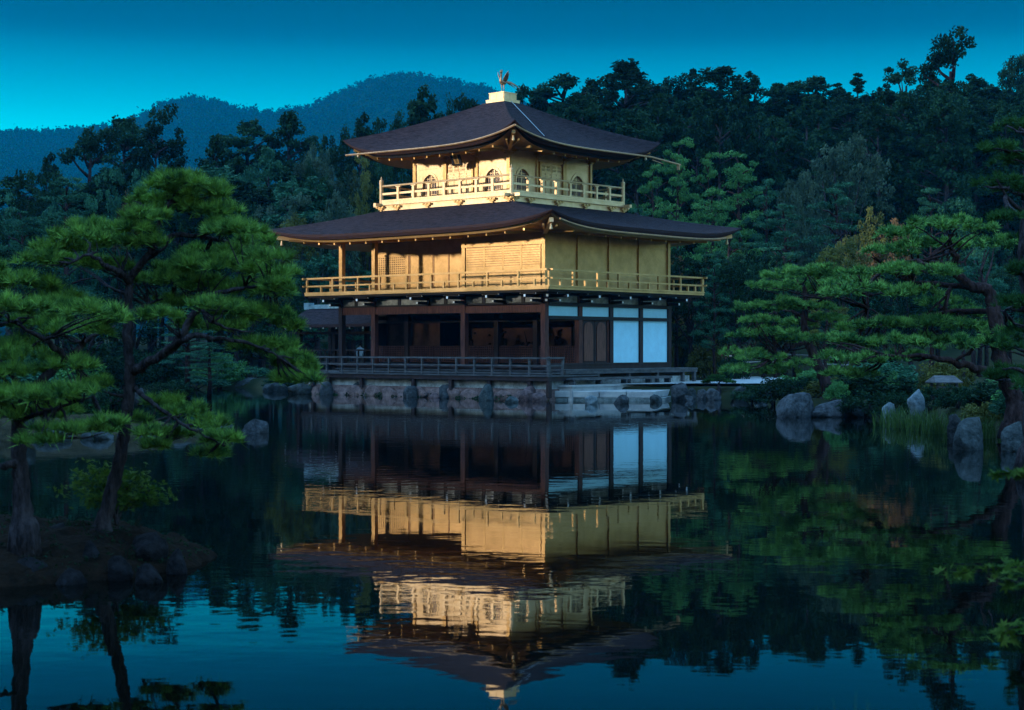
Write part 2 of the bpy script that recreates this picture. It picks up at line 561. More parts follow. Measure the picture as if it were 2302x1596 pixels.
# far wooded hills, a kilometre and more behind the garden
RIDGE = [(-500, 330), (-200, 300), (0, 291), (60, 286), (130, 289), (250, 276), (320, 252), (370, 224), (435, 214), (500, 224),
         (540, 239), (600, 243), (650, 242), (700, 230), (760, 203), (830, 175), (880, 163), (930, 160), (980, 170),
         (1040, 180), (1090, 191), (1130, 207), (1200, 232), (1320, 262), (1600, 300), (2000, 330)]
rp = np.array(RIDGE, float)


def hill_z(px, s):
    """height on the hill at picture column px; s = 0 foot, 1 crest, beyond 1 the far side"""
    d = 520 + 980 * s
    crest = (780 - np.interp(px, rp[:, 0], rp[:, 1])) / FPX * 1500
    prof = np.where(s <= 1, np.clip(s, 0, 1) ** 1.35, np.clip(1 - (s - 1) * 4, 0, 1))
    spur = 9 * np.sin(px * 0.021 + s * 3) * np.sin(s * 7 + px * 0.006) * np.clip(1 - np.abs(s - 0.55) / 0.45, 0, 1)
    x = (px - 1151) / FPX * 1500 * (0.45 + 0.55 * np.minimum(s, 1.2))
    return x, d, crest * prof + spur


pxs = np.arange(-500, 2001, 12.0)
ss = np.linspace(0, 1.2, 40)
rows = []
for s in ss:
    x, d, z = hill_z(pxs, np.full_like(pxs, s))
    rows.append([(x[i], d[i] if np.ndim(d) else d, z[i]) for i in range(len(pxs))])
mb = MB()
mb.grid(rows)
tag(mb.build("far_hills", fol_hill, smooth=True), kind="structure")
N = 15000
hp = rng.uniform(-60, 1330, N)
hs = 1.02 - rng.random(N) ** 1.3 * 0.72
hx, hd, hz = hill_z(hp, hs)
cr = rng.uniform(1.7, 3.3, N)
cr = np.where(rng.random(N) < 0.1, cr * 1.3, cr)
cen = np.stack([hx, hd, hz - 0.6 + cr * 0.3], 1)


def quads(cen, size, up=0.35, aspect=0.75):
    """one randomly turned leaf-like quad at each centre"""
    N = len(cen)
    nrm = rng.normal(size=(N, 3))
    nrm[:, 2] = np.abs(nrm[:, 2]) + up
    nrm /= np.linalg.norm(nrm, axis=1, keepdims=True)
    t = rng.normal(size=(N, 3))
    a = np.cross(nrm, t)
    a /= np.linalg.norm(a, axis=1, keepdims=True)
    b = np.cross(nrm, a)
    s = np.asarray(size, float).reshape(-1, 1) * np.ones((N, 1))
    a, b = a * s, b * s * aspect
    return np.stack([cen - a, cen - b * 0.8, cen + a, cen + b * 0.8], 1)


k = 16
off = rng.normal(size=(N, k, 3)) * np.array([0.42, 0.42, 0.5])
pc = (cen[:, None, :] + off * cr[:, None, None]).reshape(-1, 3)
o = np_mesh("hill_forest", quads(pc, np.repeat(cr, k) * rng.uniform(0.3, 0.62, N * k)), 4, fol_hill)
tag(o, kind="stuff")

# unseen ridge added to block the low sun; its gap lights the pavilion
GAP_P, GAP_Z = 0.0, 14.9
D2 = Vector((TO_SUN.x, TO_SUN.y, 0)).normalized()
PP = Vector((-D2.y, D2.x, 0))
ps = np.concatenate([np.arange(-190, -16, 6.0), np.arange(-16, 16.1, 0.5), np.arange(19, 150, 6.0)])
qs = [55, 70, 82, 90, 95, 100, 112, 135, 160]
qf = [0.02, 0.30, 0.62, 0.88, 1.0, 0.9, 0.6, 0.25, 0.02]
rows = []
for q, f in zip(qs, qf):
    r = []
    for p in ps:
        crest = 57 + 3 * math.sin(p * 0.13) + 2 * math.sin(p * 0.37 + 1)
        g = float(sstep(9.8, 12.5, abs(p - GAP_P)))
        low = GAP_Z + 0.25 * math.sin(p * 1.3)
        z = low + (crest - low) * g
        w = BC + D2 * q + PP * p
        r.append((w.x, w.y, -0.7 + (z + 0.7) * f))
    rows.append(r)
mb = MB()
mb.grid(rows)
tag(mb.build("sun_blocker", fol_hill), kind="structure")

# ---------------------------------------------------------------- golden pavilion
PAV = empty("golden_pavilion", BC, BROT, "three storey pavilion with gold leaf upper storeys standing at the pond's edge", "pavilion")


def part(mb, name, m, parent=None, **k):
    return mb.build(name, m, parent or PAV, **k)


XE, YF = 5.95, -4.25         # wall planes: east face and pond front
# --- foundation
mb = MB().box(-7.2, 7.0, -5.22, 4.6, -0.7, 0.44)
part(mb, "stone_base", stone_pink)
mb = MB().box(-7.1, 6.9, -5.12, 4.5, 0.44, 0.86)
part(mb, "plaster_footing", plaster_old)
mb = MB().box(5.6, 7.62, -4.6, 5.4, -0.7, 0.52)
mb.box(5.6, 7.66, -4.65, 5.45, 0.52, 0.60)
part(mb, "podium", stone_pale)
mf = []
for i in range(900):
    u = R.random()
    x = -7.2 + 14.2 * u
    hh = 0.02 + 0.16 * abs(math.sin(x * 2.3) * math.sin(x * 0.71 + 1)) * R.random()
    mf.append((x, -5.24 - R.random() * 0.10, hh))
mf = np.array(mf)
nm_ = rng.normal(size=(len(mf), 2, 3)) * 0.045
np_mesh("moss_fringe", np.stack([mf, mf + nm_[:, 0], mf + nm_[:, 0] + nm_[:, 1], mf + nm_[:, 1]], 1), 4, fol_dark, PAV)
for i in range(15):                       # courses of rough face stones below the plaster
    x0 = -7.15 + i * 0.945
    st = rock_mesh("face_stone", 0.93 + R.uniform(-0.06, 0.1), 0.34, R.uniform(0.34, 0.47), stone_pink, 900 + i, sink=0.25)
    st.parent = PAV
    st.location = (x0 + 0.47, -5.20, 0)

# --- ground storey veranda
mb = MB()
for i in range(9):
    y0 = -5.42 + i * 0.36
    mb.box(-7.3, 7.12, y0, y0 + 0.35, 0.93, 0.985)
part(mb, "veranda_deck", grey_wood)
mb = MB().box(-7.3, 7.08, -5.38, -5.24, 0.76, 0.926).box(6.9, 7.06, -5.24, -2.3, 0.76, 0.926)
part(mb, "deck_beam", dark_wood)
for x in (-6.6, -5.6, -3.5, -0.36, 1.8, 3.9, 6.05, 7.02):
    part(MB().box(x - 0.08, x + 0.08, -5.36, -5.20, 0.1 if x > 6.5 else 0.35, 0.76), "stilt", dark_wood)
part(MB().box(-6.05, 6.05, -4.35, 4.35, 1.16, 1.37).box(-6.1, 6.1, -4.42, -4.35, 1.25, 1.37), "floor", dark_wood)
part(MB().box(-6.0, 6.0, -4.30, -4.22, 0.98, 1.16).box(5.92, 6.0, -4.22, 4.3, 0.62, 1.16), "floor_skirt", black_wood)
part(MB().box(-5.6, 6.6, -4.92, -4.56, 1.12, 1.17), "veranda_step", grey_wood)

rail = part(MB().bar((-7.3, -5.3, 1.66), (7.15, -5.3, 1.66), 0.09, 0.07).bar((7.02, -5.4, 1.665), (7.02, -4.35, 1.665), 0.09, 0.07), "veranda_railing", grey_wood)
part(MB().bar((-7.3, -5.3, 1.36), (7.05, -5.3, 1.36), 0.05, 0.06).bar((7.02, -5.27, 1.365), (7.02, -4.4, 1.365), 0.05, 0.06), "middle_rail", grey_wood, rail)
part(MB().bar((-7.3, -5.3, 1.06), (7.05, -5.3, 1.06), 0.05, 0.06).bar((7.02, -5.27, 1.065), (7.02, -4.4, 1.065), 0.05, 0.06), "bottom_rail", grey_wood, rail)
for x in (-6.68, -5.7, -4.72, -3.75, -2.78, -1.82, -0.82, 0.15, 1.12, 2.11, 3.1, 4.07, 5.05, 6.03):
    part(MB().box(x - 0.04, x + 0.04, -5.34, -5.26, 0.985, 1.62), "baluster", grey_wood, rail)
part(MB().box(6.97, 7.07, -5.36, -5.24, 0.985, 1.72), "railing_post", grey_wood, rail)
part(MB().bar((7.02, -4.48, 0.985), (7.02, -4.40, 1.63), 0.07, 0.09), "railing_post", grey_wood, rail)

# --- ground storey posts, beams and panels
P1 = [(-5.85, YF), (-3.76, YF), (1.6, YF), (XE, YF)] + [(XE, y) for y in (-2.07, 0.02, 2.12, 4.22)]
P1 += [(-5.85, y) for y in (-2.1, 0.0, 2.1, 4.2)] + [(-3.8, -2.13), (-0.4, -2.13), (1.57, -2.13), (3.75, -2.13)]
for x, y in P1:
    m = red_wood if (x, y) in ((XE, YF), (1.6, YF), (XE, -2.07), (-3.76, YF)) else dark_wood
    part(MB().box(x - 0.115, x + 0.115, y - 0.115, y + 0.115, 1.37, 4.28), "post", m)
part(MB().box(-5.735, 1.485, YF - 0.08, YF + 0.08, 3.52, 3.84).box(1.715, 5.835, YF - 0.08, YF + 0.08, 3.50, 3.80), "front_beam", red_wood)
part(MB().box(-5.8, 6.04, YF - 0.13, YF + 0.10, 3.84, 3.91).box(-5.8, 6.0, YF - 0.09, YF + 0.09, 4.19, 4.30), "wall_plate", black_wood)
mb = MB().box(XE - 0.10, XE + 0.14, -4.13, 4.32, 3.76, 3.91).box(XE - 0.10, XE + 0.14, -4.13, 4.32, 3.22, 3.36)
mb.box(XE - 0.08, XE + 0.10, -4.13, 4.32, 4.19, 4.30)
part(mb, "east_tie_beam", black_wood)
part(MB().box(XE - 0.10, XE + 0.13, -4.1, 4.32, 1.37, 1.44), "east_sill", dark_wood)
ys = [-4.25, -2.07, 0.02, 2.12, 4.22]
for i in range(4):
    a, b = ys[i] + 0.115, ys[i + 1] - 0.115
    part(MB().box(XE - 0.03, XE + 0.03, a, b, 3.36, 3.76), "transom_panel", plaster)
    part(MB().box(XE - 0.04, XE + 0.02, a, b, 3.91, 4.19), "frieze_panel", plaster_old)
    if i >= 2:
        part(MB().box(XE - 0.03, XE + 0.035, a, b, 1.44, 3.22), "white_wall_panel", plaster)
fx = [-5.85, -4.9, -3.76, -2.2, -0.45, 0.55, 1.6, 2.7, 3.83, 4.85, XE]
for i in range(len(fx) - 1):
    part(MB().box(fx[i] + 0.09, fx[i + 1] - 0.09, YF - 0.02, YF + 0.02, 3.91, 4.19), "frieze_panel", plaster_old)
    if 0 < i and fx[i] not in (-3.76, 1.6):
        part(MB().box(fx[i] - 0.09, fx[i] + 0.09, YF - 0.06, YF + 0.06, 3.91, 4.19), "frieze_strut", black_wood)
# panelled doors of the east face
for y0, y1 in ((-1.88, -1.06), (-1.03, -0.21)):
    d = part(MB().box(XE - 0.05, XE + 0.02, y0, y1, 1.44, 3.22), "door", dark_wood)
    yc, hw = (y0 + y1) / 2, 0.30
    loop = [(yc - hw, 1.52), (yc + hw, 1.52)] + [(yc + hw * math.cos(t), 2.86 + 0.27 * math.sin(t)) for t in np.linspace(0, math.pi, 9)]
    part(MB().prism(loop, 0.03, lambda u, v, w: (XE + 0.022 + w, u, v)), "door_panel", door_wood, d)
part(MB().box(XE - 0.06, XE + 0.05, -1.955, -1.885, 1.44, 3.22).box(XE - 0.06, XE + 0.05, -0.205, -0.095, 1.44, 3.22), "door_jamb", red_wood)

# --- inner row of the ground storey: half height lattice screens with the dim room behind
for x0, x1 in ((-5.7, -3.93), (-3.67, -2.2), (-2.14, -0.53), (-0.27, 1.45), (1.69, 3.62), (3.88, 5.82)):
    s = part(MB().box(x0, x1, -2.13, -2.10, 1.42, 2.16), "lattice_screen", dark_wood)
    mb = MB()
    nx, nz = int((x1 - x0) / 0.11), 7
    for i in range(nx + 1):
        x = x0 + 0.02 + (x1 - x0 - 0.04) * i / nx
        mb.box(x - 0.014, x + 0.014, -2.165, -2.132, 1.44, 2.14)
    for i in range(nz + 1):
        z = 1.45 + 0.68 * i / nz
        mb.box(x0, x1, -2.160, -2.131, z - 0.014, z + 0.014)
    part(mb, "lattice", red_wood, s)
part(MB().box(-5.73, 5.83, -2.2, -2.06, 3.18, 3.30).box(-5.73, 5.83, -2.17, -2.09, 3.50, 4.1), "inner_lintel", black_wood)
part(MB().box(-5.7, 5.8, -4.15, 4.1, 4.12, 4.18), "ceiling", black_wood)
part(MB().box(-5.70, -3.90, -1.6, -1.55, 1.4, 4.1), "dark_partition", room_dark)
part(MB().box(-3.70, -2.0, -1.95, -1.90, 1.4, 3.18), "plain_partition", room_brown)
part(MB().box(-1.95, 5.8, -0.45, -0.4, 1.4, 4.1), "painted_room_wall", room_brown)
part(MB().box(-5.83, 5.80, 4.20, 4.26, 1.4, 4.28).box(-5.92, -5.86, -2.0, 4.2, 1.4, 4.28), "rear_wall", dark_wood)
mb = MB()
for i in range(5):
    x = -1.5 + i * 1.6
    mb.tube([(x, -0.47, 1.5), (x + 0.12, -0.47, 2.2), (x - 0.05, -0.47, 2.8)], [0.05, 0.035, 0.015], 5)
    for j in range(9):
        a, z = R.uniform(-0.55, 0.55), R.uniform(2.0, 3.3)
        mb.lathe((x + a, -0.48, z), [(0.02, -0.05), (0.10, 0.0), (0.02, 0.05)], 7)
part(mb, "wall_painting", dark_wood)
for x in (0.2, 2.3, 4.4):
    part(MB().box(x, x + 0.16, -0.62, -0.47, 1.4, 4.1), "inner_post", black_wood)

# --- brackets under the gold balcony, with white painted arm tips
def bracket(px, py, nx, ny):
    """px, py on the wall plane; nx, ny the outward direction"""
    t = (-ny, nx)
    b = MB()
    b.bar((px, py, 4.14), (px + nx * 0.98, py + ny * 0.98, 4.14), 0.12, 0.13)
    b.bar((px, py, 3.965), (px + nx * 0.58, py + ny * 0.58, 3.965), 0.12, 0.12)
    b.bar((px + nx * 0.72 - t[0] * 0.42, py + ny * 0.72 - t[1] * 0.42, 4.245), (px + nx * 0.72 + t[0] * 0.42, py + ny * 0.72 + t[1] * 0.42, 4.245), 0.10, 0.08)
    o = part(b, "bracket", black_wood)
    w = MB()
    w.bar((px + nx * 0.98, py + ny * 0.98, 4.14), (px + nx * 1.0, py + ny * 1.0, 4.14), 0.085, 0.095)
    w.bar((px + nx * 0.58, py + ny * 0.58, 3.965), (px + nx * 0.60, py + ny * 0.60, 3.965), 0.085, 0.085)
    for s in (-1, 1):
        q = (px + nx * 0.72 + t[0] * 0.42 * s, py + ny * 0.72 + t[1] * 0.42 * s)
        w.bar((q[0], q[1], 4.235), (q[0] + t[0] * 0.02 * s, q[1] + t[1] * 0.02 * s, 4.235), 0.07, 0.06)
    part(w, "arm_tip", white_tip, o)


for x in (-5.9, -3.76, -0.5, 1.62, 3.78, 5.82):
    bracket(x, YF - 0.1, 0, -1)
for y in (-4.12, -2.07, 0.02, 2.12, 4.1):
    bracket(XE + 0.1, y, 1, 0)
k2 = 0.7071
bracket(XE + 0.05, YF - 0.05, k2, -k2)

# --- gold balcony of the middle storey
part(MB().box(-6.95, 6.97, -5.26, 5.26, 4.285, 4.37), "balcony_joists", black_wood)
mb = MB().box(-7.08, 7.08, -5.38, 5.38, 4.372, 4.47)
part(mb, "balcony_floor", gold)
rail = part(MB().box(-7.12, 7.12, -5.36, -5.24, 4.471, 4.53).box(7.0, 7.12, -5.24, 5.36, 4.471, 4.53).box(-7.12, -7.0, -5.24, 5.36, 4.471, 4.53).box(-7.0, 7.0, 5.24, 5.36, 4.471, 4.53), "balcony_railing", gold)
for nm, z, w, h, e in (("top_rail", 5.14, 0.085, 0.075, 0.22), ("middle_rail", 4.80, 0.06, 0.065, 0.20)):
    mb = MB()
    for s in (-1, 1):
        mb.bar((-7.06 - e, s * 5.31, z), (7.06 + e, s * 5.31, z), w, h)
        mb.bar((s * 7.06, -5.31 - e, z - 0.002), (s * 7.06, 5.31 + e, z - 0.002), w * 0.97, h * 0.97)
    part(mb, nm, gold, rail)
tall = [-6.99, -5.32, -3.70, -2.36, -0.75, 0.69, 2.24, 3.82, 5.47, 7.05]
low = [-6.06, -4.5, -2.96, -1.5, -0.06, 1.41, 3.05, 4.6, 6.31]
etall = [-3.82, -2.23, -0.83, 0.58, 1.97, 3.58, 5.25]
elow = [-4.62, -3.04, -1.58, -0.1, 1.27, 2.69, 4.15, 4.70]
for x in tall:
    for y in (-5.31, 5.31):
        part(MB().box(x - 0.04, x + 0.04, y - 0.04, y + 0.04, 4.53, 5.11), "baluster", gold, rail)
for x in low:
    part(MB().box(x - 0.04, x + 0.04, -5.35, -5.27, 4.53, 4.77), "short_baluster", gold, rail)
for y in etall:
    for x in (7.06, -7.06):
        part(MB().box(x - 0.04, x + 0.04, y - 0.04, y + 0.04, 4.53, 5.11), "baluster", gold, rail)
for y in elow:
    part(MB().box(7.02, 7.10, y - 0.04, y + 0.04, 4.53, 4.77), "short_baluster", gold, rail)

# --- middle storey
for x, y in [(-5.85, YF), (-3.76, YF)]:
    part(MB().box(x - 0.10, x + 0.10, y - 0.10, y + 0.10, 4.47, 6.75), "gold_post", gold)
for x, y in [(1.6, YF), (XE, YF), (XE, -2.15), (XE, -0.05), (XE, 2.05), (XE, 4.2), (-5.85, -2.13), (-3.78, -2.13), (-5.85, 4.2)]:
    part(MB().box(x - 0.09, x + 0.09, y - 0.09, y + 0.09, 4.47, 6.75), "gold_post", gold)
mb = MB()
for i in range(4):
    a, b = ((YF + 0.09, -2.24), (-2.06, -0.14), (0.04, 1.96), (2.14, 4.11))[i]
    mb.box(XE - 0.04, XE + 0.02, a, b, 4.47, 6.8)
part(mb, "east_wall", gold)
part(MB().box(XE + 0.02, XE + 0.05, YF + 0.09, 4.11, 6.34, 6.42), "wall_batten", gold)
part(MB().box(-5.9, XE, 4.18, 4.24, 4.47, 6.8).box(-5.9, -5.84, -2.1, 4.2, 4.47, 6.8), "rear_gold_wall", gold)
# shutters in the projecting bay of the front
part(MB().box(1.69, 5.86, YF - 0.02, YF + 0.04, 6.34, 6.8), "front_upper_wall", gold)
part(MB().box(1.52, 6.05, YF - 0.12, YF - 0.021, 6.23, 6.335), "lintel", gold)
part(MB().box(1.52, 6.0, YF - 0.11, YF + 0.02, 4.47, 4.53), "sill", gold)
sx = [1.72, 2.75, 3.79, 4.78, 5.80]
for i in range(4):
    yy = YF - (0.045 if i != 0 else 0.02)
    sh = part(MB().box(sx[i] + 0.005, sx[i + 1] - 0.005, yy, yy + 0.03, 4.53, 6.23), "shutter", gold_trim)  # duller gold behind the slats stands in for the shade between them
    fr = MB()
    a, b = sx[i] + 0.006, sx[i + 1] - 0.006
    fr.box(a, a + 0.045, yy - 0.03, yy - 0.001, 4.53, 6.23).box(b - 0.045, b, yy - 0.03, yy - 0.001, 4.53, 6.23)
    nsl = 17
    for j in range(nsl):
        z = 4.56 + 1.66 * j / nsl
        h = 0.072 if j not in (6, 7) else 0.095
        fr.box(a + 0.045, b - 0.045, yy - 0.026, yy - 0.001, z, z + h)
    part(fr, "slats", gold, sh)
part(MB().box(1.62, 1.68, -4.15, -2.15, 4.47, 6.75), "bay_return_wall", gold)
# the recessed front wall
part(MB().box(-5.76, 1.62, -2.16, -2.10, 4.47, 6.8), "recessed_wall", gold)
part(MB().box(-5.76, 1.62, -2.23, -2.161, 6.20, 6.29).box(-5.76, 1.62, -2.21, -2.161, 6.50, 6.56), "recess_lintel", gold)
w = part(MB().box(-5.74, -3.9, -2.175, -2.161, 5.36, 6.19), "lattice_window", dark_wood)
mb = MB()
for i in range(16):
    x = -5.72 + 1.80 * i / 15
    mb.box(x - 0.027, x + 0.027, -2.205, -2.176, 5.34, 6.2)
for i in range(9):
    z = 5.38 + 0.80 * i / 8
    mb.box(-5.74, -3.9, -2.20, -2.1755, z - 0.027, z + 0.027)
part(mb, "lattice", gold, w)
mb = MB()
for i in range(8):
    mb.box(-5.74, -3.9, -2.185, -2.161, 4.52 + i * 0.1, 4.59 + i * 0.1)
part(mb, "slatted_panel", gold)
for x0, x1 in ((-3.64, -2.22), (-2.16, -1.28), (-1.24, -0.42), (-0.38, 0.6), (0.64, 1.55)):
    d = part(MB().box(x0, x1, -2.19, -2.161, 4.50, 6.19), "wall_board", gold)
    part(MB().box(x0, x0 + 0.045, -2.215, -2.191, 4.50, 6.19), "seam_batten", gold_trim, d)
part(MB().box(-5.9, XE, -4.3, -2.2, 6.81, 6.84), "veranda_ceiling", gold_soffit)


# --- roofs
def roof_shell(ox, oy, ix, iy, ze, up, zi, thick, nr=14, nt=48, prof=lambda r: 0.65 * r + 0.35 * r * r):
    def edge(t):
        return ze + up * abs(t) ** 4.5
    def ring(r, dz=0.0, inset=0.0):
        pts = []
        hx, hy = ox + (ix - ox) * r - inset, oy + (iy - oy) * r - inset
        for side in range(4):
            for k in range(nt):
                t = -1 + 2 * k / nt
                x, y = ((t * hx, -hy), (hx, t * hy), (-t * hx, hy), (-hx, -t * hy))[side]
                p = prof(r)
                z = edge(t) * (1 - p) + zi * p
                pts.append((x, y, z + dz * (1 - 0.5 * abs(t) ** 8)))
        pts.append(pts[0])
        return pts
    top = MB().grid([ring(i / nr) for i in range(nr + 1)])
    lip = MB().grid([ring(0, 0.0, -0.001), ring(0, -thick * 0.45, 0.015), ring(0, -thick, 0.09), ring(0, -thick, 0.30)])
    band = MB().grid([ring(0, -thick - 0.002, 0.30), ring(0, -thick - 0.11, 0.36), ring(0, -thick - 0.11, 0.44)])
    return top, lip, band, edge, ring


def soffit(ring, thick, wx, wy, zw, nt=48):
    """gold boarding from the eave edge in to the wall head"""
    outer = ring(0, -thick - 0.115, 0.42)
    inner = []
    hx, hy = wx, wy
    for side in range(4):
        for k in range(nt):
            t = -1 + 2 * k / nt
            x, y = ((t * hx, -hy), (hx, t * hy), (-t * hx, hy), (-hx, -t * hy))[side]
            inner.append((x, y, zw))
    inner.append(inner[0])
    mid = [tuple(0.5 * (a[i] + b[i]) + (0.03 if i == 2 else 0) for i in range(3)) for a, b in zip(outer, inner)]
    return MB().grid([outer, mid, inner])


def rafters(parent, ox, oy, wx, wy, edge, thick, zw, step, m, w=0.075):
    for side in range(2):
        L = ox if side == 0 else oy
        n = int(2 * (L - 0.6) / step)
        for i in range(n + 1):
            t = (-1 + 2 * i / n) * (L - 0.62) / L
            if side == 0:
                p0 = Vector((t * (ox - 0.30), -(oy - 0.52), edge(t) - thick - 0.17))
                p1 = Vector((max(-wx, min(wx, t * ox)), -wy, zw - 0.04))
            else:
                p0 = Vector((ox - 0.52, t * (oy - 0.30), edge(t) - thick - 0.17))
                p1 = Vector((wx, max(-wy, min(wy, t * oy)), zw - 0.04))
            part(MB().bar(p0, p1, w, 0.085), "rafter", m, parent)


T2 = 0.22
top, lip, band, edge2, ring2 = roof_shell(8.27, 6.57, 3.80, 3.80, 6.93, 0.42, 8.12, T2)
roof2 = part(top, "lower_roof", thatch, smooth=True)
part(lip, "eave_edge", thatch_edge, roof2)
part(band, "eave_fascia", gold, roof2)
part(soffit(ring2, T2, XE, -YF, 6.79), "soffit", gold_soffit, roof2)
rafters(roof2, 8.27, 6.57, XE, -YF, edge2, T2, 6.79, 1.02, gold)
for sx_, sy_ in ((1, -1), (1, 1), (-1, -1)):
    hb = part(MB().bar((sx_ * 7.95, sy_ * 6.25, 6.98), (sx_ * XE, sy_ * -YF, 6.70), 0.16, 0.17), "hip_rafter", gold_pale, roof2)
    part(MB().lathe((sx_ * 7.80, sy_ * 6.10, 6.64), [(0.01, 0.22), (0.035, 0.2), (0.05, 0.1), (0.07, 0.0), (0.02, -0.03)], 8), "eave_bell", gold_pale, hb)
mb = MB()
gp = [Vector((8.33, y, edge2(y / 6.57) - 0.25)) for y in np.linspace(-6.2, 5.2, 24)]
mb.tube(gp, 0.04, 6)
part(mb, "gutter", gold_trim, roof2)

# --- top storey
H3, W3 = 3.85, 2.75
mb = MB().box(-H3, H3, -H3, H3, 7.9, 8.33)
mb.box(-H3 - 0.03, H3 + 0.03, -H3 - 0.03, H3 + 0.03, 7.88, 8.06)
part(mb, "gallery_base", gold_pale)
mb = MB().box(-H3 - 0.10, H3 + 0.10, -H3 - 0.10, H3 + 0.10, 8.331, 8.41)
for s in (-1, 1):
    mb.bar((-H3 - 0.42, s * (H3 - 0.1), 8.36), (H3 + 0.42, s * (H3 - 0.1), 8.36), 0.16, 0.13)
    mb.bar((s * (H3 - 0.1), -H3 - 0.42, 8.355), (s * (H3 - 0.1), H3 + 0.42, 8.355), 0.15, 0.125)
part(mb, "gallery_edge", gold_pale)
part(MB().box(-H3, H3, -H3, H3, 8.411, 8.50), "gallery_floor", gold_pale)


def base_bracket(px, py, nx, ny):
    t = (-ny, nx)
    b = MB()
    for z, w, d in ((8.10, 0.10, 0.06), (8.165, 0.24, 0.09), (8.225, 0.46, 0.11)):
        b.bar((px - t[0] * w / 2, py - t[1] * w / 2, z), (px + t[0] * w / 2, py + t[1] * w / 2, z), d * 2, 0.05)
    for s in (-1, 0, 1):
        b.bar((px + t[0] * 0.19 * s, py + t[1] * 0.19 * s, 8.252), (px + t[0] * 0.19 * s + nx * 0.14, py + t[1] * 0.19 * s + ny * 0.14, 8.252), 0.08, 0.07)
    part(b, "gallery_bracket", gold)


for c in (-2.72, -0.88, 0.98, 2.83, -3.72, 3.74):
    base_bracket(c, -H3 - 0.02, 0, -1)
    base_bracket(H3 + 0.02, c, 1, 0)

rail = part(MB().box(-3.78, 3.78, -3.86, -3.74, 8.501, 8.57).box(3.74, 3.86, -3.74, 3.78, 8.501, 8.57).box(-3.86, -3.74, -3.74, 3.78, 8.501, 8.57).box(-3.74, 3.74, 3.74, 3.86, 8.501, 8.57), "gallery_railing", gold_pale)
mb, mb2 = MB(), MB()
for s in (-1, 1):
    mb.tube([(-3.8, s * 3.8, 9.19), (3.8, s * 3.8, 9.19)], 0.043, 8)
    mb.tube([(s * 3.8, -3.8, 9.188), (s * 3.8, 3.8, 9.188)], 0.043, 8)
    mb2.bar((-3.8, s * 3.8, 8.84), (3.8, s * 3.8, 8.84), 0.05, 0.09)
    mb2.bar((s * 3.8, -3.8, 8.839), (s * 3.8, 3.8, 8.839), 0.05, 0.088)
part(mb, "top_rail", gold_pale, rail)
part(mb2, "middle_rail", gold_pale, rail)
for x, y in ((3.8, -3.8), (-3.8, -3.8), (3.8, 3.8), (-3.8, 3.8)):
    o = part(MB().lathe((x, y, 8.4), [(0.085, 0), (0.085, 0.90), (0.095, 0.905), (0.095, 0.93), (0.085, 0.935)], 10), "corner_post", gold_pale, rail)
    part(MB().lathe((x, y, 9.335), [(0.09, 0), (0.095, 0.06), (0.085, 0.13), (0.03, 0.15), (0.04, 0.19), (0.012, 0.28)], 10), "finial", gold_pale, o)
for c in (-2.74, -1.81, -0.88, 0.02, 0.94, 1.86, 2.79):
    for side in range(4):
        x, y = ((c, -3.8), (3.8, c), (c, 3.8), (-3.8, c))[side]
        o = part(MB().box(x - 0.06, x + 0.06, y - 0.055, y + 0.055, 8.57, 9.10), "rail_post", gold_pale, rail)
        if side < 2:
            a = (0.14, 0.05) if side == 0 else (0.05, 0.14)
            part(MB().box(x - a[0], x + a[0], y - a[1], y + a[1], 9.105, 9.14), "post_cap", gold_pale, o)


def ogee(cx_, hw, z0, zs, zt, n=8):
    """outline of a flame arched window, from the lower left round to the lower right"""
    L = []
    for i in range(n + 1):
        u = i / n
        a = u * math.pi / 2
        x = hw * (math.cos(a) ** 0.75)
        z = zs + (zt - zs) * (0.86 * math.sin(a) + 0.14 * u ** 4)
        L.append((x, z))
    right = [(cx_ + hw * 1.12, z0), (cx_ + hw * 1.02, z0 + (zs - z0) * 0.55)] + [(cx_ + x, z) for x, z in L]
    left = [(2 * cx_ - x, z) for x, z in reversed(right[:-1])]
    return right + left


def wall_with_holes(rect, holes, depth, fn, name, m, parent):
    """flat wall with real openings; fn(u, v, w) -> 3d, w outward"""
    x0, x1, z0, z1 = rect
    polys = [[Vector((x0, z0, 0)), Vector((x1, z0, 0)), Vector((x1, z1, 0)), Vector((x0, z1, 0))]]
    polys += [[Vector((u, v, 0)) for u, v in h] for h in holes]
    flat = [p for q in polys for p in q]
    tris = tessellate_polygon(polys)
    mb = MB()
    mb.add([fn(p.x, p.y, 0) for p in flat], tris)
    for h in holes:
        k = len(h)
        vs = [fn(u, v, 0) for u, v in h] + [fn(u, v, -depth) for u, v in h]
        mb.add(vs, [(i, (i + 1) % k, (i + 1) % k + k, i + k) for i in range(k)])
    return part(mb, name, m, parent)


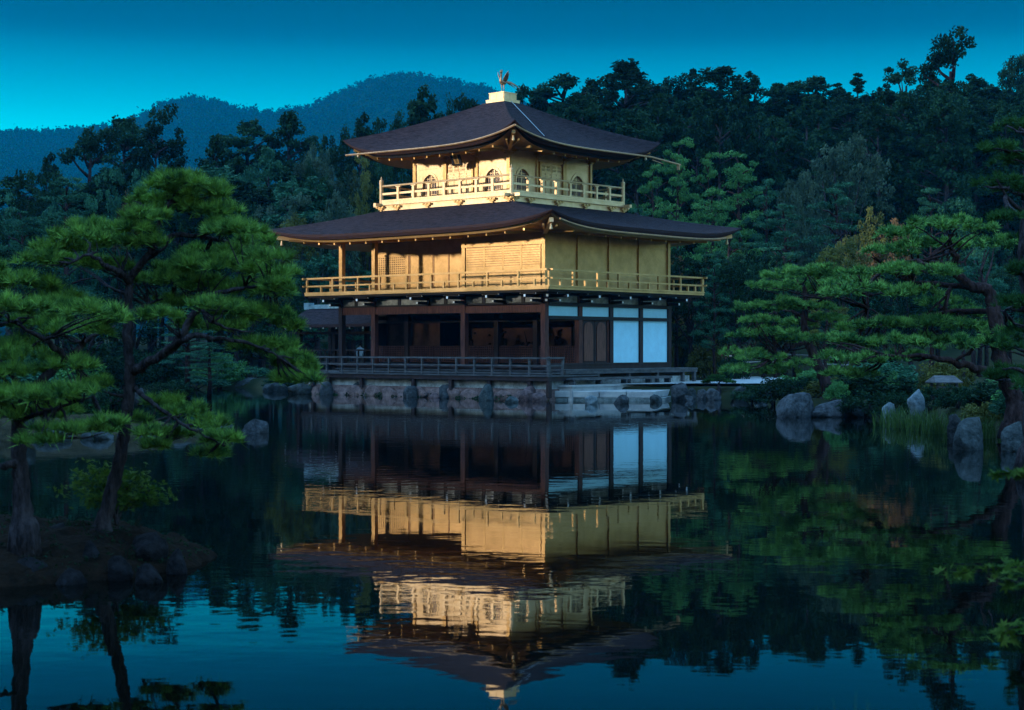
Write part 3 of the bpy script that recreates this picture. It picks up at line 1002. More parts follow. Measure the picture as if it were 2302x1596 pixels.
for side in range(4):
    def fn(u, v, w, side=side):
        d = W3 + w
        return ((u, -d, v), (d, u, v), (-u, d, v), (-d, -u, v))[side]
    wins = [-1.84, 1.86] if side < 2 else []
    holes = [ogee(c, 0.43, 8.52, 9.12, 9.66) for c in wins]
    wall_with_holes((-2.68, 2.68, 8.5, 10.55), holes, 0.11, fn, "top_storey_wall", gold_pale, PAV)
    def fbox(mb, u0, u1, v0, v1, w0, w1):
        a, b = fn(u0, v0, w0), fn(u1, v1, w1)
        mb.box(min(a[0], b[0]), max(a[0], b[0]), min(a[1], b[1]), max(a[1], b[1]), v0, v1)
        return mb
    for c in (-2.75, -0.92, 0.94, 2.75):
        if abs(c) > 2 and side in (1, 3):
            continue
        part(fbox(MB(), c - 0.085, c + 0.085, 8.5, 10.5, -0.06, 0.06), "gold_post", gold)
    if side > 1:
        continue
    mb = MB()
    for u0, u1 in ((-2.66, -1.01), (-0.83, 0.85), (1.03, 2.66)):
        fbox(mb, u0, u1, 9.895, 9.915, 0.001, 0.022)
        fbox(mb, u0, u1, 10.14, 10.20, 0.001, 0.03)
    part(mb, "wall_batten", gold_pale)
    for c in wins:
        outer, inner = ogee(c, 0.52, 8.52, 9.12, 9.78), ogee(c, 0.43, 8.52, 9.12, 9.66)
        fr = MB()
        k = len(outer)
        fr.add([fn(u, v, 0.03) for u, v in outer] + [fn(u, v, 0.03) for u, v in inner],
               [(i, i + 1, i + 1 + k, i + k) for i in range(k - 1)])
        fr.add([fn(u, v, 0.03) for u, v in outer] + [fn(u, v, 0.0) for u, v in outer],
               [(i, i + 1, i + 1 + k, i + k) for i in range(k - 1)])
        win = part(fr, "flame_arched_window", gold_pale)
        part(fbox(MB(), c - 0.55, c + 0.55, 8.5, 9.75, -0.13, -0.112), "pane", pane_mat, win)
        bars = MB()
        for i in range(9):
            u = c - 0.42 + 0.84 * i / 8
            zt = 8.52 + 0.6 + 0.50 * math.sqrt(max(0.02, 1 - ((u - c) / 0.46) ** 2))
            fbox(bars, u - (0.03 if i == 4 else 0.008), u + (0.03 if i == 4 else 0.008), 8.52, zt, -0.105, -0.075)
        for z in (8.78, 9.06, 9.30, 9.48):
            hw = 0.45 if z < 9.2 else 0.43 * math.sqrt(max(0.05, 1 - ((z - 9.12) / 0.56) ** 2))
            fbox(bars, c - hw, c + hw, z - 0.010, z + 0.010, -0.104, -0.07)
        part(bars, "lattice_bars", gold_pale, win)
    for u0, u1 in ((-0.74, -0.03), (0.0, 0.71)):
        d = part(fbox(MB(), u0, u1, 8.55, 9.98, 0.001, 0.035), "door", gold_pale)
        lat = part(fbox(MB(), u0 + 0.07, u1 - 0.07, 9.66, 9.94, 0.036, 0.040), "door_pane", pane_mat, d)
        mb = MB()
        for i in range(13):
            u = u0 + 0.07 + (u1 - u0 - 0.14) * i / 12
            fbox(mb, u - (0.03 if i == 6 else 0.012), u + (0.03 if i == 6 else 0.012), 9.65, 9.95, 0.041, 0.058)
        for z in (9.66, 9.80, 9.935):
            fbox(mb, u0 + 0.06, u1 - 0.06, z - 0.016, z + 0.016, 0.041, 0.06)
        part(mb, "door_lattice", gold_pale, d)
        mb = MB()
        uc = (u0 + u1) / 2
        for z in (8.57, 8.99, 9.30, 9.38, 9.47, 9.60):
            fbox(mb, u0, u1, z - 0.022, z + 0.022, 0.0355, 0.062)
        for u in (u0 + 0.025, uc, u1 - 0.025):
            fbox(mb, u - 0.022, u + 0.022, 8.56, 9.62, 0.0355, 0.058)
        part(mb, "door_frame", gold_pale, d)
    for u in (-0.80, 0.77):
        mb = MB()
        fbox(mb, u - 0.05, u + 0.05, 8.55, 9.99, 0.0, 0.13)
        fbox(mb, u - 0.08, u + 0.08, 9.99, 10.05, 0.0, 0.16)
        part(mb, "door_jamb", gold)
    # bracket clusters that carry the eaves
    for c in (-2.7, -0.92, 0.94, 2.7):
        mb = MB()
        fbox(mb, c - 0.10, c + 0.10, 10.23, 10.30, 0.0, 0.16)
        fbox(mb, c - 0.24, c + 0.24, 10.30, 10.36, 0.0, 0.12)
        fbox(mb, c - 0.06, c + 0.06, 10.30, 10.37, 0.0, 0.46)
        fbox(mb, c - 0.22, c + 0.22, 10.37, 10.43, 0.34, 0.46)
        part(mb, "eave_bracket", gold_soffit)

T3 = 0.19
top, lip, band, edge3, ring3 = roof_shell(5.0, 5.0, 0.60, 0.60, 10.53, 0.69, 12.90, T3, nr=18)
roof3 = part(top, "upper_roof", thatch, smooth=True)
part(lip, "eave_edge", thatch_edge, roof3)
part(band, "eave_fascia", black_wood, roof3)
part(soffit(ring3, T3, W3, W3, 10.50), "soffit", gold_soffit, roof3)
rafters(roof3, 5.0, 5.0, W3, W3, edge3, T3, 10.50, 0.78, gold_soffit, 0.065)
for sx_, sy_ in ((1, -1), (1, 1), (-1, -1)):
    hb = part(MB().bar((sx_ * 4.66, sy_ * 4.66, 10.80), (sx_ * 2.8, sy_ * 2.8, 10.40), 0.14, 0.15), "hip_rafter", gold_soffit, roof3)
    part(MB().lathe((sx_ * 4.52, sy_ * 4.52, 10.47), [(0.01, 0.22), (0.035, 0.2), (0.05, 0.1), (0.07, 0.0), (0.02, -0.03)], 8), "eave_bell", gold_pale, hb)
# rain gutter hung just below the thatch edge, its east run ending in a long spout
g3 = lambda t: 10.47 + 0.50 * abs(t) ** 3 if t > 0 else 10.47 + 0.06 * abs(t)
mb = MB()
mb.tube([(x, -5.05, g3(x / 5)) for x in np.linspace(-4.75, 5.05, 30)], 0.045, 6)
mb.tube([(5.06, -y, g3(y / 5)) for y in np.linspace(5.05, -4.2, 30)] + [(5.06, 6.45, 10.36)], 0.045, 6)
gut = part(mb, "gutter", gold_trim, roof3)
part(MB().box(5.0, 5.12, 6.25, 6.33, 10.12, 10.36).bar((5.06, 4.3, 10.40), (5.06, 5.1, 10.30), 0.03, 0.03), "downspout", gold_trim, gut)
ped = part(MB().box(-0.66, 0.66, -0.66, 0.66, 12.70, 12.89).box(-0.60, 0.60, -0.60, 0.60, 12.89, 12.90), "roof_cap", black_wood, roof3)
mb = MB().box(-0.53, 0.53, -0.53, 0.53, 12.901, 13.04).box(-0.425, 0.425, -0.425, 0.425, 13.04, 13.33).box(-0.45, 0.45, -0.45, 0.45, 13.331, 13.36)
for u in (-0.40, 0.0, 0.40):
    mb.box(u - 0.015, u + 0.015, -0.44, 0.44, 13.05, 13.325).box(-0.441, 0.441, u - 0.0148, u + 0.0148, 13.05, 13.325)
mb.box(-0.545, 0.545, -0.545, 0.545, 13.02, 13.045)
part(mb, "roof_pedestal", gold_pale, roof3)
# cable lying on the east slope
cab = MB()
pts = []
for u in np.linspace(0, 1, 16):
    r = 1 - u * 0.82
    h = 5.0 + (0.60 - 5.0) * r
    y = -h * (0.22 + 0.30 * u)
    pr = 0.65 * r + 0.35 * r * r
    z = edge3(y / h) * (1 - pr) + 12.90 * pr
    pts.append((h + 0.01, y, z + 0.035))
part(cab.tube(pts, 0.016, 6), "roof_cable", steel, roof3)

# --- things of their own on and under the roofs
def spot(x, y, z):
    return BC + EX * x + EY * y + Vector((0, 0, z))


ph = empty("phoenix_statue", spot(0, 0, 13.36), math.atan2(-0.80, -0.60), "bronze phoenix statue with raised wings on the roof pedestal", "statue")
ph.scale = (1.08, 1.08, 1.06)
bm_ = MB().lathe((0, 0, 0), [(0.115, 0), (0.115, 0.05), (0.10, 0.06), (0.10, 0.085)], 14)
bm_.build("plinth", gold_pale, ph)
b = MB()
b.tube([(-0.20, 0, 0.45), (-0.12, 0, 0.44), (0.0, 0, 0.44), (0.09, 0, 0.47), (0.14, 0, 0.54), (0.13, 0, 0.64), (0.10, 0, 0.72), (0.11, 0, 0.78), (0.15, 0, 0.81)],
       [0.02, 0.07, 0.105, 0.10, 0.065, 0.042, 0.034, 0.045, 0.022], 10)
b.tube([(0.14, 0, 0.81), (0.21, 0, 0.785)], [0.02, 0.004], 6)
b.build("body", bronze, ph, smooth=True)
c = MB()
for i in range(5):
    a = 0.5 + i * 0.42
    c.tube([(0.10, 0, 0.80), (0.10 + 0.07 * math.cos(a), 0, 0.86 + 0.05 * math.sin(a)), (0.08 + 0.10 * math.cos(a), 0, 0.90 + 0.085 * math.sin(a))], [0.022, 0.03, 0.012], 6)
c.tube([(0.13, 0, 0.77), (0.15, 0, 0.72)], [0.018, 0.012], 6)
c.build("crest", bronze, ph, smooth=True)
for s in (-1, 1):
    w = MB()
    prof = [(0.04, 0.03, 0.50), (0.10, 0.10, 0.62), (0.06, 0.20, 0.80), (-0.02, 0.27, 0.93), (-0.06, 0.24, 0.80), (-0.12, 0.19, 0.68), (-0.15, 0.12, 0.58), (-0.12, 0.05, 0.50)]
    n0 = len(prof)
    vs = [(x, s * y, z) for x, y, z in prof] + [(x + 0.004, s * (y + 0.016), z - 0.008) for x, y, z in prof]
    w.add(vs, [tuple(range(n0)), tuple(range(2 * n0 - 1, n0 - 1, -1))] + [(i, i + n0, (i + 1) % n0 + n0, (i + 1) % n0) for i in range(n0)])
    for i in range(4):
        w.tube([(-0.05 - 0.02 * i, s * (0.10 + 0.03 * i), 0.56 + 0.05 * i), (-0.09 - 0.01 * i, s * (0.19 + 0.02 * i), 0.68 + 0.055 * i)], [0.012, 0.006], 5)
    w.build("wing", bronze, ph)
    lg = MB().tube([(0.0, s * 0.05, 0.42), (0.01, s * 0.055, 0.30), (-0.015, s * 0.055, 0.20), (0.0, s * 0.055, 0.085)], [0.035, 0.026, 0.017, 0.018], 7)
    for a in (-0.5, 0, 0.5):
        lg.tube([(0, s * 0.055, 0.095), (0.06 * math.cos(a), s * 0.055 + 0.05 * math.sin(a), 0.088)], [0.012, 0.006], 5)
    lg.build("leg", bronze, ph, smooth=True)
tl = MB()
for i in range(10):
    a = 1.25 - i * 0.16                       # fan of plumes, the upper ones arching highest
    yy = (i - 4.5) * 0.022 + (0.035 if i % 2 else -0.035)
    L = 0.50 + 0.07 * math.sin(i * 1.7)
    q = []
    for u in np.linspace(0, 1, 9):
        x0 = -0.16 - L * (math.cos(a * 0.8) * 0.75 * u + 0.30 * u * u)
        z0 = 0.47 + L * (0.95 * math.sin(a) * u - (0.30 + 0.55 * math.sin(max(a, 0.1))) * u * u)
        q.append((x0, yy * (1 + 2.2 * u), z0))
    tl.tube(q, [0.016, 0.020, 0.023, 0.024, 0.024, 0.022, 0.018, 0.012, 0.004], 5)
tl.build("tail", bronze, ph, smooth=True)

pl = empty("name_plaque", spot(0.42, -3.5, 10.12), BROT, "black and gold name plaque leaning out under the upper eaves", "plaque")
tilt = Matrix.Rotation(math.radians(24), 4, "X")
def tilted(mb):
    mb.v = [tuple(tilt @ Vector(p)) for p in mb.v]
    return mb
tilted(MB().box(-0.19, 0.19, -0.02, 0.02, -0.24, 0.24)).build("board", black_wood, pl)
tilted(MB().box(-0.27, -0.19, -0.035, 0.03, -0.30, 0.30).box(0.19, 0.27, -0.035, 0.03, -0.30, 0.30).box(-0.19, 0.19, -0.035, 0.03, 0.24, 0.30).box(-0.19, 0.19, -0.035, 0.03, -0.30, -0.24)).build("outer_frame", black_wood, pl)
tilted(MB().box(-0.13, -0.105, -0.03, -0.0205, -0.22, 0.22).box(0.105, 0.13, -0.03, -0.0205, -0.22, 0.22).box(-0.105, 0.105, -0.03, -0.0205, 0.20, 0.22).box(-0.105, 0.105, -0.03, -0.0205, -0.22, -0.20)).build("gold_border", gold, pl)
tilted(MB().box(-0.104, 0.104, -0.024, -0.0205, -0.199, 0.199)).build("gold_field", gold, pl)
tilted(MB().box(-0.20, -0.12, -0.03, 0.03, -0.37, -0.302).box(0.12, 0.20, -0.03, 0.03, -0.37, -0.302).box(-0.06, 0.06, -0.03, 0.03, -0.35, -0.302)).build("carved_foot", gold, pl)
fc = bpy.data.curves.new("lettering", "FONT")
fc.body = "\u7a76\n\u7adf\n\u9802"
fc.align_x, fc.align_y = "CENTER", "CENTER"
fc.size = 0.135
fc.space_line = 0.92
fc.extrude = 0.003
fc.materials.append(black_wood)
tmp = bpy.data.objects.new("lettering_curve", fc)
COL.objects.link(tmp)
bpy.context.view_layer.update()
ft = bpy.data.objects.new("lettering", bpy.data.meshes.new_from_object(tmp.evaluated_get(bpy.context.evaluated_depsgraph_get())))
bpy.data.objects.remove(tmp)
COL.objects.link(ft)
ft.parent = pl
ft.matrix_local = tilt @ Matrix.Translation((0, -0.028, 0)) @ Matrix.Rotation(math.radians(90), 4, "X")

# seated statues inside the ground storey
def seated(x, y, s, label):
    st = empty("seated_statue", spot(x, y, 1.4), BROT, label, "statue")
    MB().box(-0.55 * s, 0.55 * s, -0.4 * s, 0.4 * s, 0, 0.45).build("dais", black_wood, st)
    b = MB()
    b.lathe((0, 0, 0.45), [(0.50 * s, 0), (0.52 * s, 0.08 * s), (0.40 * s, 0.22 * s), (0.27 * s, 0.36 * s), (0.30 * s, 0.55 * s), (0.26 * s, 0.72 * s), (0.09 * s, 0.80 * s), (0.085 * s, 0.86 * s)], 14)
    b.lathe((0, 0, 0.45 + 0.84 * s), [(0.07 * s, 0), (0.125 * s, 0.07 * s), (0.13 * s, 0.16 * s), (0.10 * s, 0.24 * s), (0.03 * s, 0.28 * s)], 12)
    b.tube([(-0.27 * s, 0, 0.45 + 0.68 * s), (-0.38 * s, -0.12 * s, 0.45 + 0.4 * s), (-0.1 * s, -0.36 * s, 0.45 + 0.3 * s)], [0.09 * s, 0.09 * s, 0.06 * s], 8)
    b.tube([(0.27 * s, 0, 0.45 + 0.68 * s), (0.38 * s, -0.12 * s, 0.45 + 0.4 * s), (0.1 * s, -0.36 * s, 0.45 + 0.3 * s)], [0.09 * s, 0.09 * s, 0.06 * s], 8)
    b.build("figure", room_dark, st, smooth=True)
seated(3.3, -1.25, 0.98, "dark seated statue in the dim room nearest the pavilion's corner")
seated(1.0, -1.2, 0.8, "smaller dark seated statue in the dim room behind the middle posts")

# fishing pavilion that juts into the pond from the west side
FP = empty("fishing_pavilion", BC, BROT, "small open roofed annex beside the pavilion behind the left pine", "pavilion")
rows = []
for y, z in ((-1.95, 3.17), (-1.5, 3.30), (-1.0, 3.50), (-0.5, 3.74), (0, 4.02), (0.5, 3.74), (1.0, 3.50), (1.5, 3.30), (1.95, 3.17)):
    rows.append([(x, y, z + 0.05 * (abs(x + 9.4) / 4) ** 2) for x in np.linspace(-12.75, -5.95, 18)])
rf = MB().grid(rows).build("roof", thatch, FP, smooth=True)
lo = [[(x, y, z - 0.14) for x, y, z in r] for r in rows]
MB().grid([rows[0], lo[0]]).grid([rows[-1], lo[-1]]).grid([[p[0] for p in rows], [p[0] for p in lo]]).build("eave_edge", thatch_edge, rf)
MB().grid(lo).build("ceiling", dark_wood, rf)
MB().box(-12.8, -6.0, -0.16, 0.16, 3.98, 4.10).box(-12.85, -6.0, -0.10, 0.10, 4.10, 4.18).box(-12.95, -12.6, -0.18, 0.18, 3.95, 4.28).build("ridge_cap", copper, rf)
for i in range(8):
    x = -12.4 + i * 0.9
    rr = MB().bar((x, -1.85, 3.02), (x, 0, 3.80), 0.07, 0.09).build("rafter", dark_wood, rf)
    MB().box(x - 0.04, x + 0.04, -1.87, -1.855, 2.96, 3.06).build("rafter_tip", white_tip, rr)
for x in (-12.3, -9.75):
    for y in (-1.05, 1.05):
        MB().box(x - 0.10, x + 0.10, y - 0.10, y + 0.10, -0.6, 3.25).build("post", dark_wood, FP)
MB().box(-12.9, -6.0, -1.13, -0.98, 2.72, 2.84).box(-12.9, -6.0, 0.98, 1.13, 2.72, 2.84).box(-12.38, -12.22, -0.95, 0.95, 2.72, 2.84).build("tie_beam", dark_wood, FP)
MB().box(-13.0, -6.0, -1.3, 1.3, 1.25, 1.37).build("floor", dark_wood, FP)
fr = MB().bar((-13.0, -1.25, 1.95), (-6.2, -1.25, 1.95), 0.07, 0.07).bar((-13.0, 1.25, 1.95), (-6.2, 1.25, 1.95), 0.07, 0.07).bar((-13.0, -1.25, 1.95), (-13.0, 1.25, 1.95), 0.07, 0.07).build("railing", dark_wood, FP)
for i in range(12):
    x = -12.95 + i * 0.6
    for y in (-1.25, 1.25):
        MB().box(x - 0.03, x + 0.03, y - 0.03, y + 0.03, 1.37, 1.92).build("baluster", dark_wood, fr)

# wooden platform and its lower step along the east side
WP = empty("wooden_platform", BC, BROT, "long weathered wooden platform below the white wall panels", "platform")
mb = MB()
for i in range(4):
    mb.box(6.12 + i * 0.24, 6.35 + i * 0.24, -4.30, 4.9, 1.13, 1.20)
mb.build("top_planks", grey_wood, WP)
MB().box(6.98, 7.06, -4.28, 4.88, 1.02, 1.128).build("front_beam", grey_wood, WP)
for y in (-4.15, -2.1, 0.0, 2.0, 3.9, 4.78):
    for x in (6.95, 6.3):
        MB().box(x - 0.07, x + 0.07, y - 0.07, y + 0.07, 0.60, 1.128).build("leg", grey_wood, WP)
MB().box(6.5, 6.53, -4.2, 4.7, 0.60, 1.12).build("back_board", black_wood, WP)
WS = empty("wooden_step", BC, BROT, "low bench like wooden step in front of the long platform", "step")
MB().box(7.15, 7.48, -4.35, 2.35, 0.80, 0.88).box(7.481, 7.52, -4.35, 2.35, 0.78, 0.878).build("tread", grey_wood, WS)
for y in (-4.2, -2.5, -0.8, 0.9, 2.25):
    MB().box(7.2, 7.47, y - 0.06, y + 0.06, 0.60, 0.80).build("leg", grey_wood, WS)

# stone landing at the water's edge
LD = empty("stone_landing", (0, 0, 0), 0, "flat pale stone landing jutting into the pond at the pavilion's corner", "landing")
a, b_, c_, d_ = Vector((1.3, 63.55, 0)), Vector((5.5, 62.7, 0)), Vector((6.6, 66.3, 0)), Vector((2.6, 66.2, 0))
for i in range(4):
    p0, p1 = a.lerp(b_, i / 4 + 0.004), a.lerp(b_, (i + 1) / 4 - 0.004)
    q0, q1 = d_.lerp(c_, i / 4 + 0.004), d_.lerp(c_, (i + 1) / 4 - 0.004)
    mb = MB()
    vs = [(p.x, p.y, z) for z in (0.12, 0.375 - 0.006 * (i % 2)) for p in (p0, p1, q1, q0)]
    mb.add(vs, [(3, 2, 1, 0), (4, 5, 6, 7), (0, 1, 5, 4), (1, 2, 6, 5), (2, 3, 7, 6), (3, 0, 4, 7)])
    mb.build("slab", stone_pale, LD, bevel=0.02)
mb = MB()
f0, f1 = a + Vector((0.05, 0.05, 0)), b_ + Vector((0.4, -0.15, 0))
vs = [(p.x, p.y, z) for z in (-0.6, 0.118) for p in (f0, f1, c_, d_)]
mb.add(vs, [(3, 2, 1, 0), (4, 5, 6, 7), (0, 1, 5, 4), (1, 2, 6, 5), (2, 3, 7, 6), (3, 0, 4, 7)])
mb.build("footing", stone_side, LD)

# ---------------------------------------------------------------- rocks
def rock(px, py, wpx, hpx, m, label, group, d=None, z=0.0, deep=0.8):
    """rock whose foot is seen at (px, py); on the water unless d is given"""
    if d is None:
        p = waterline(px, py)
    else:
        p = P(px, py, d)
    s = p.y / FPX
    w, h = wpx * s, hpx * s
    o = rock_mesh("rock", w, w * deep, h, m, int(px * 7 + py * 13), sink=0.3 * h + 0.1)
    o.location = (p.x, p.y + w * deep * 0.35, p.z if d is not None else z)
    o.rotation_euler = (0, 0, R.uniform(-0.4, 0.4))
    tag(o, label, "rock", group)
    return o


def fpx(x, y):
    return ((1050 + x / 2.0017) * 0.562, (1150 + y / 2.0017) * 0.562)


def gpx(x, y):
    return ((2100 + x / 2.302) * 0.562, (1100 + y / 2.302) * 0.562)


gb = "boulders along the pavilion's stone base"
for x, y, w, h, m, lab in (
        (510, 858, 112, 108, rock_grey, "pale upright boulder under the veranda, nearest the left pine"),
        (610, 850, 80, 70, rock_red, "small pinkish stone right of the pale upright boulder"),
        (672, 852, 70, 72, rock_red, "squat stone beside the slanting dark boulder under the veranda"),
        (765, 862, 125, 120, rock_dark, "dark slanting boulder under the left half of the veranda"),
        (1180, 878, 118, 92, rock_grey, "grey broad boulder below the middle of the veranda"),
        (1375, 884, 90, 40, rock_red, "flat low stone at the foot of the leaning brown boulder"),
        (1485, 884, 150, 112, rock_grey, "leaning grey brown boulder in the middle of the stone base"),
        (1790, 905, 125, 135, rock_dark, "tallest dark rounded boulder against the stone base"),
        (1990, 922, 115, 52, rock_dark, "low dark rock lying out in the water before the base"),
        (2130, 905, 165, 120, rock_red, "big reddish boulder near the pavilion's front corner"),
        (2215, 912, 120, 70, rock_red, "low pink boulder touching the stone landing")):
    a, b = fpx(x, y)
    rock(a, b, w * 0.281, h * 0.281, m, lab, gb)
gl = "rocks around the stone landing"
for x, y, w, h, m, lab in (
        (612, 1192, 125, 82, rock_pale, "palest lichen covered rock standing in front of the stone landing"),
        (890, 1185, 145, 85, rock_grey, "blocky grey rock right of the palest rock at the landing"),
        (1215, 1170, 120, 72, rock_dark, "dark low rock at the right end of the stone landing"),
        (1425, 1154, 165, 165, rock_grey, "largest upright blue grey boulder right of the stone landing"),
        (1540, 1140, 90, 105, rock_dark, "dark round stone behind the largest boulder by the landing"),
        (1515, 1158, 90, 48, rock_grey, "low flat stone at the foot of the largest boulder by the landing"),
        (1640, 1146, 110, 98, rock_grey, "slanted grey boulder below the small pine on the gravel"),
        (1740, 1152, 140, 112, rock_grey, "broad mottled boulder below the small pine on the gravel"),
        (1850, 1130, 90, 90, rock_grey, "pale pointed stone right of the small pine on the gravel"),
        (1990, 1150, 190, 130, rock_dark, "wide dark rock under the hedge at the right of the gravel"),
        (2170, 1165, 150, 90, rock_dark, "dark mossy rock beyond the wide dark rock, under the leaning pine")):
    a, b = gpx(x, y)
    rock(a, b, w * 0.2441, h * 0.2441, m, lab, gl)
gr = "rocks along the right shore"
for a in ((1792, 938, 100, 56, rock_grey, "large pale grey boulder at the water below the leaning pine"),
          (1865, 938, 75, 40, rock_grey, "grey boulder in the middle of the right shore group"),
          (1930, 938, 85, 38, rock_dark, "long low brown grey boulder beside the large pale boulder"),
          (2000, 950, 32, 46, rock_pale, "small pale stone among the reeds"),
          (2185, 1012, 80, 74, rock_dark, "round dark boulder in the water at the right edge"),
          (2148, 985, 32, 55, rock_grey, "slim upright stone left of the round dark boulder"),
          (2292, 1015, 70, 68, rock_dark, "dark boulder cut by the right edge of the view")):
    rock(*a, gr)
rock(2062, 925, 40, 50, rock_pale, "pale upright standing stone behind the reeds", gr, d=44.3)
gf = "rocks along the far left shore"
for a in ((560, 871, 95, 22, rock_dark, "long grey rock on the far bank left of the pavilion"),
          (500, 868, 50, 16, rock_red, "small brownish rock at the left end of the far bank"),
          (618, 880, 60, 20, rock_dark, "rounded rock on the far bank under the pine tip"),
          (676, 886, 60, 24, rock_dark, "dark mossy rock beside the pavilion's left base")):
    rock(*a, gf)
tag(rock(573, 974, 62, 32, rock_grey, "lone small rock standing in the open pond", None, deep=0.7), kind=None)
gi = "rocks of the low islet behind the left pines"
for a in ((482, 982, 84, 46, rock_dark, "dark sloping rock at the tip of the islet behind the pine"),
          (400, 982, 90, 26, rock_dark, "long dark rock on the islet right of the forked trunk"),
          (330, 986, 70, 20, rock_dark, "flat dark rock of the islet just right of the forked trunk"),
          (215, 988, 80, 24, rock_dark, "dark rock of the islet left of the forked trunk"),
          (110, 990, 90, 26, rock_dark, "broad dark rock of the islet beside the left trunk")):
    rock(*a, gi)
rock(311, 900, 24, 28, rock_grey, "grey pointed stone on the bank behind the forked trunk", None, d=52)
rock(50, 965, 50, 36, rock_dark, "dark boulder on the islet at the left edge of the view", gi, d=37)
# low earth islet behind the pines
mb = MB()
rows = []
for j in range(15):
    v = -1 + 2 * j / 14
    rows.append([(-11.2 + 4.6 * u * math.sqrt(max(0, 1 - 0.8 * v * v)), 38.3 + 1.9 * v,
                  0.75 * max(0, 1 - u * u) ** 0.6 * max(0, 1 - v * v) - 0.25 + 0.1 * noise.noise(Vector((u * 4, v * 3, 2)))) for u in np.linspace(-1, 1, 30)])
mb.grid(rows)
tag(mb.build("far_islet", dry_grass, smooth=True), kind="structure")

# the near islet that carries the two left pines
def islet_z(x, y):
    u, v = (x + 5.6) / 2.75, (y - 15.85) / 2.0
    r = u * u + v * v
    b = 0.62 * max(0.0, 1 - r) ** 0.42 - 0.22
    return b + 0.09 * noise.noise(Vector((x * 1.9, y * 1.9, 0))) + 0.05 * noise.noise(Vector((x * 6, y * 6, 3))) + 0.02 * noise.noise(Vector((x * 17, y * 17, 5)))


mb = MB()
mb.grid([[(x, y, islet_z(x, y)) for x in np.linspace(-8.7, -2.6, 130)] for y in np.linspace(13.6, 18.1, 90)])
tag(mb.build("near_islet", earth, smooth=True), kind="structure")
C = []
for i in range(1500):
    x, y = R.uniform(-8.3, -3.0), R.uniform(14.0, 17.6)
    z = islet_z(x, y)
    if z > 0.04 and noise.noise(Vector((x * 1.5, y * 1.5, 9))) > -0.12:
        for j in range(4):
            C.append((x + R.gauss(0, 0.035), y + R.gauss(0, 0.035), z + R.uniform(0, 0.05)))
tag(np_mesh("islet_moss", quads(np.array(C), rng.uniform(0.012, 0.032, len(C)), 0.3, 0.4), 4, fol_dark), kind="stuff")
gn = "rocks on the near islet"
for px, py, w, h, d, lab in ((330, 1240, 105, 72, 15.3, "block shaped rock at the right end of the near islet"),
                             (398, 1262, 55, 50, 15.0, "dark jagged rock at the water on the near islet's tip"),
                             (205, 1240, 58, 42, 14.9, "small rock with pale lichen below the forked trunk"),
                             (128, 1195, 80, 32, 15.8, "flat rock between the two trunks on the near islet"),
                             (270, 1275, 70, 42, 14.6, "low rock at the waterline below the block shaped rock"),
                             (70, 1275, 110, 40, 14.5, "low brown rock at the left front of the near islet"),
                             (160, 1300, 90, 40, 14.35, "dark wet rock at the near islet's front edge"),
                             (335, 1290, 70, 40, 14.4, "dark wet rock below the near islet's right end"),
                             (20, 1225, 70, 34, 15.2, "rounded rock at the near islet's left edge")):
    p = P(px, py, d)
    s = d / FPX
    o = rock_mesh("rock", w * s * 0.9, w * s * 0.8, h * s * 0.62, rock_islet, int(px + py), sink=0.25)
    o.location = (p.x, p.y, max(p.z, -0.02))
    o.rotation_euler = (0, 0, R.uniform(-0.5, 0.5))
    tag(o, lab, "rock", gn)


# ---------------------------------------------------------------- pines built branch by branch
def smooth_pts(pts, k=4):
    """Catmull-Rom through the points"""
    out = []
    n = len(pts)
    for i in range(n - 1):
        p0, p1, p2, p3 = pts[max(i - 1, 0)], pts[i], pts[i + 1], pts[min(i + 2, n - 1)]
        for j in range(k):
            t = j / k
            out.append(0.5 * ((2 * p1) + (p2 - p0) * t + (2 * p0 - 5 * p1 + 4 * p2 - p3) * t * t + (3 * p1 - p0 - 3 * p2 + p3) * t ** 3))
    out.append(pts[-1])
    return out


def tufts(pads, per_m2, needles, length, width, spread=0.75):
    """needle tufts over flattened pads; pads = list of (centre, rx, ry, rz) in metres"""
    C, A = [], []
    for c, rx, ry, rz in pads:
        k = max(9, int(7 + 9 * rx / max(ry, 0.01)))
        n_t = max(20, int(math.pi * rx * ry * per_m2))
        for _ in range(k):
            a, q = rng.uniform(0, 2 * math.pi), math.sqrt(rng.random()) * 0.95
            zc = rz * 0.75 * math.sqrt(max(0, 1 - q * q)) * rng.uniform(0.2, 1.15)
            cc = np.array([c[0] + rx * q * math.cos(a), c[1] + ry * q * math.sin(a), c[2] + zc])
            sr = min(rx, ry) * rng.uniform(0.13, 0.30)
            m = max(4, n_t // k)
            d = rng.normal(size=(m, 3))
            d /= np.linalg.norm(d, axis=1, keepdims=True)
            d[:, 2] = np.abs(d[:, 2]) * 1.0 - 0.22
            r = sr * rng.uniform(0.55, 1.05, (m, 1))
            C.append(cc + d * r * np.array([1, 1, 0.62]))
            ax = d * 0.75 + np.array([0, 0, 0.75]) + rng.normal(size=(m, 3)) * 0.25
            A.append(ax / np.linalg.norm(ax, axis=1, keepdims=True))
    C, A = np.concatenate(C), np.concatenate(A)
    N = len(C)
    d = A[:, None, :] + rng.normal(size=(N, needles, 3)) * spread * 0.62
    d /= np.linalg.norm(d, axis=2, keepdims=True)
    L = length * rng.uniform(0.65, 1.15, (N, needles, 1))
    base = C[:, None, :] + d * L * 0.06
    tip = C[:, None, :] + d * L
    side = np.cross(d, rng.normal(size=(N, needles, 3)))
    side /= np.linalg.norm(side, axis=2, keepdims=True)
    V = np.stack([base - side * width, base + side * width, tip], 2)
    return V.reshape(-1, 3, 3), C


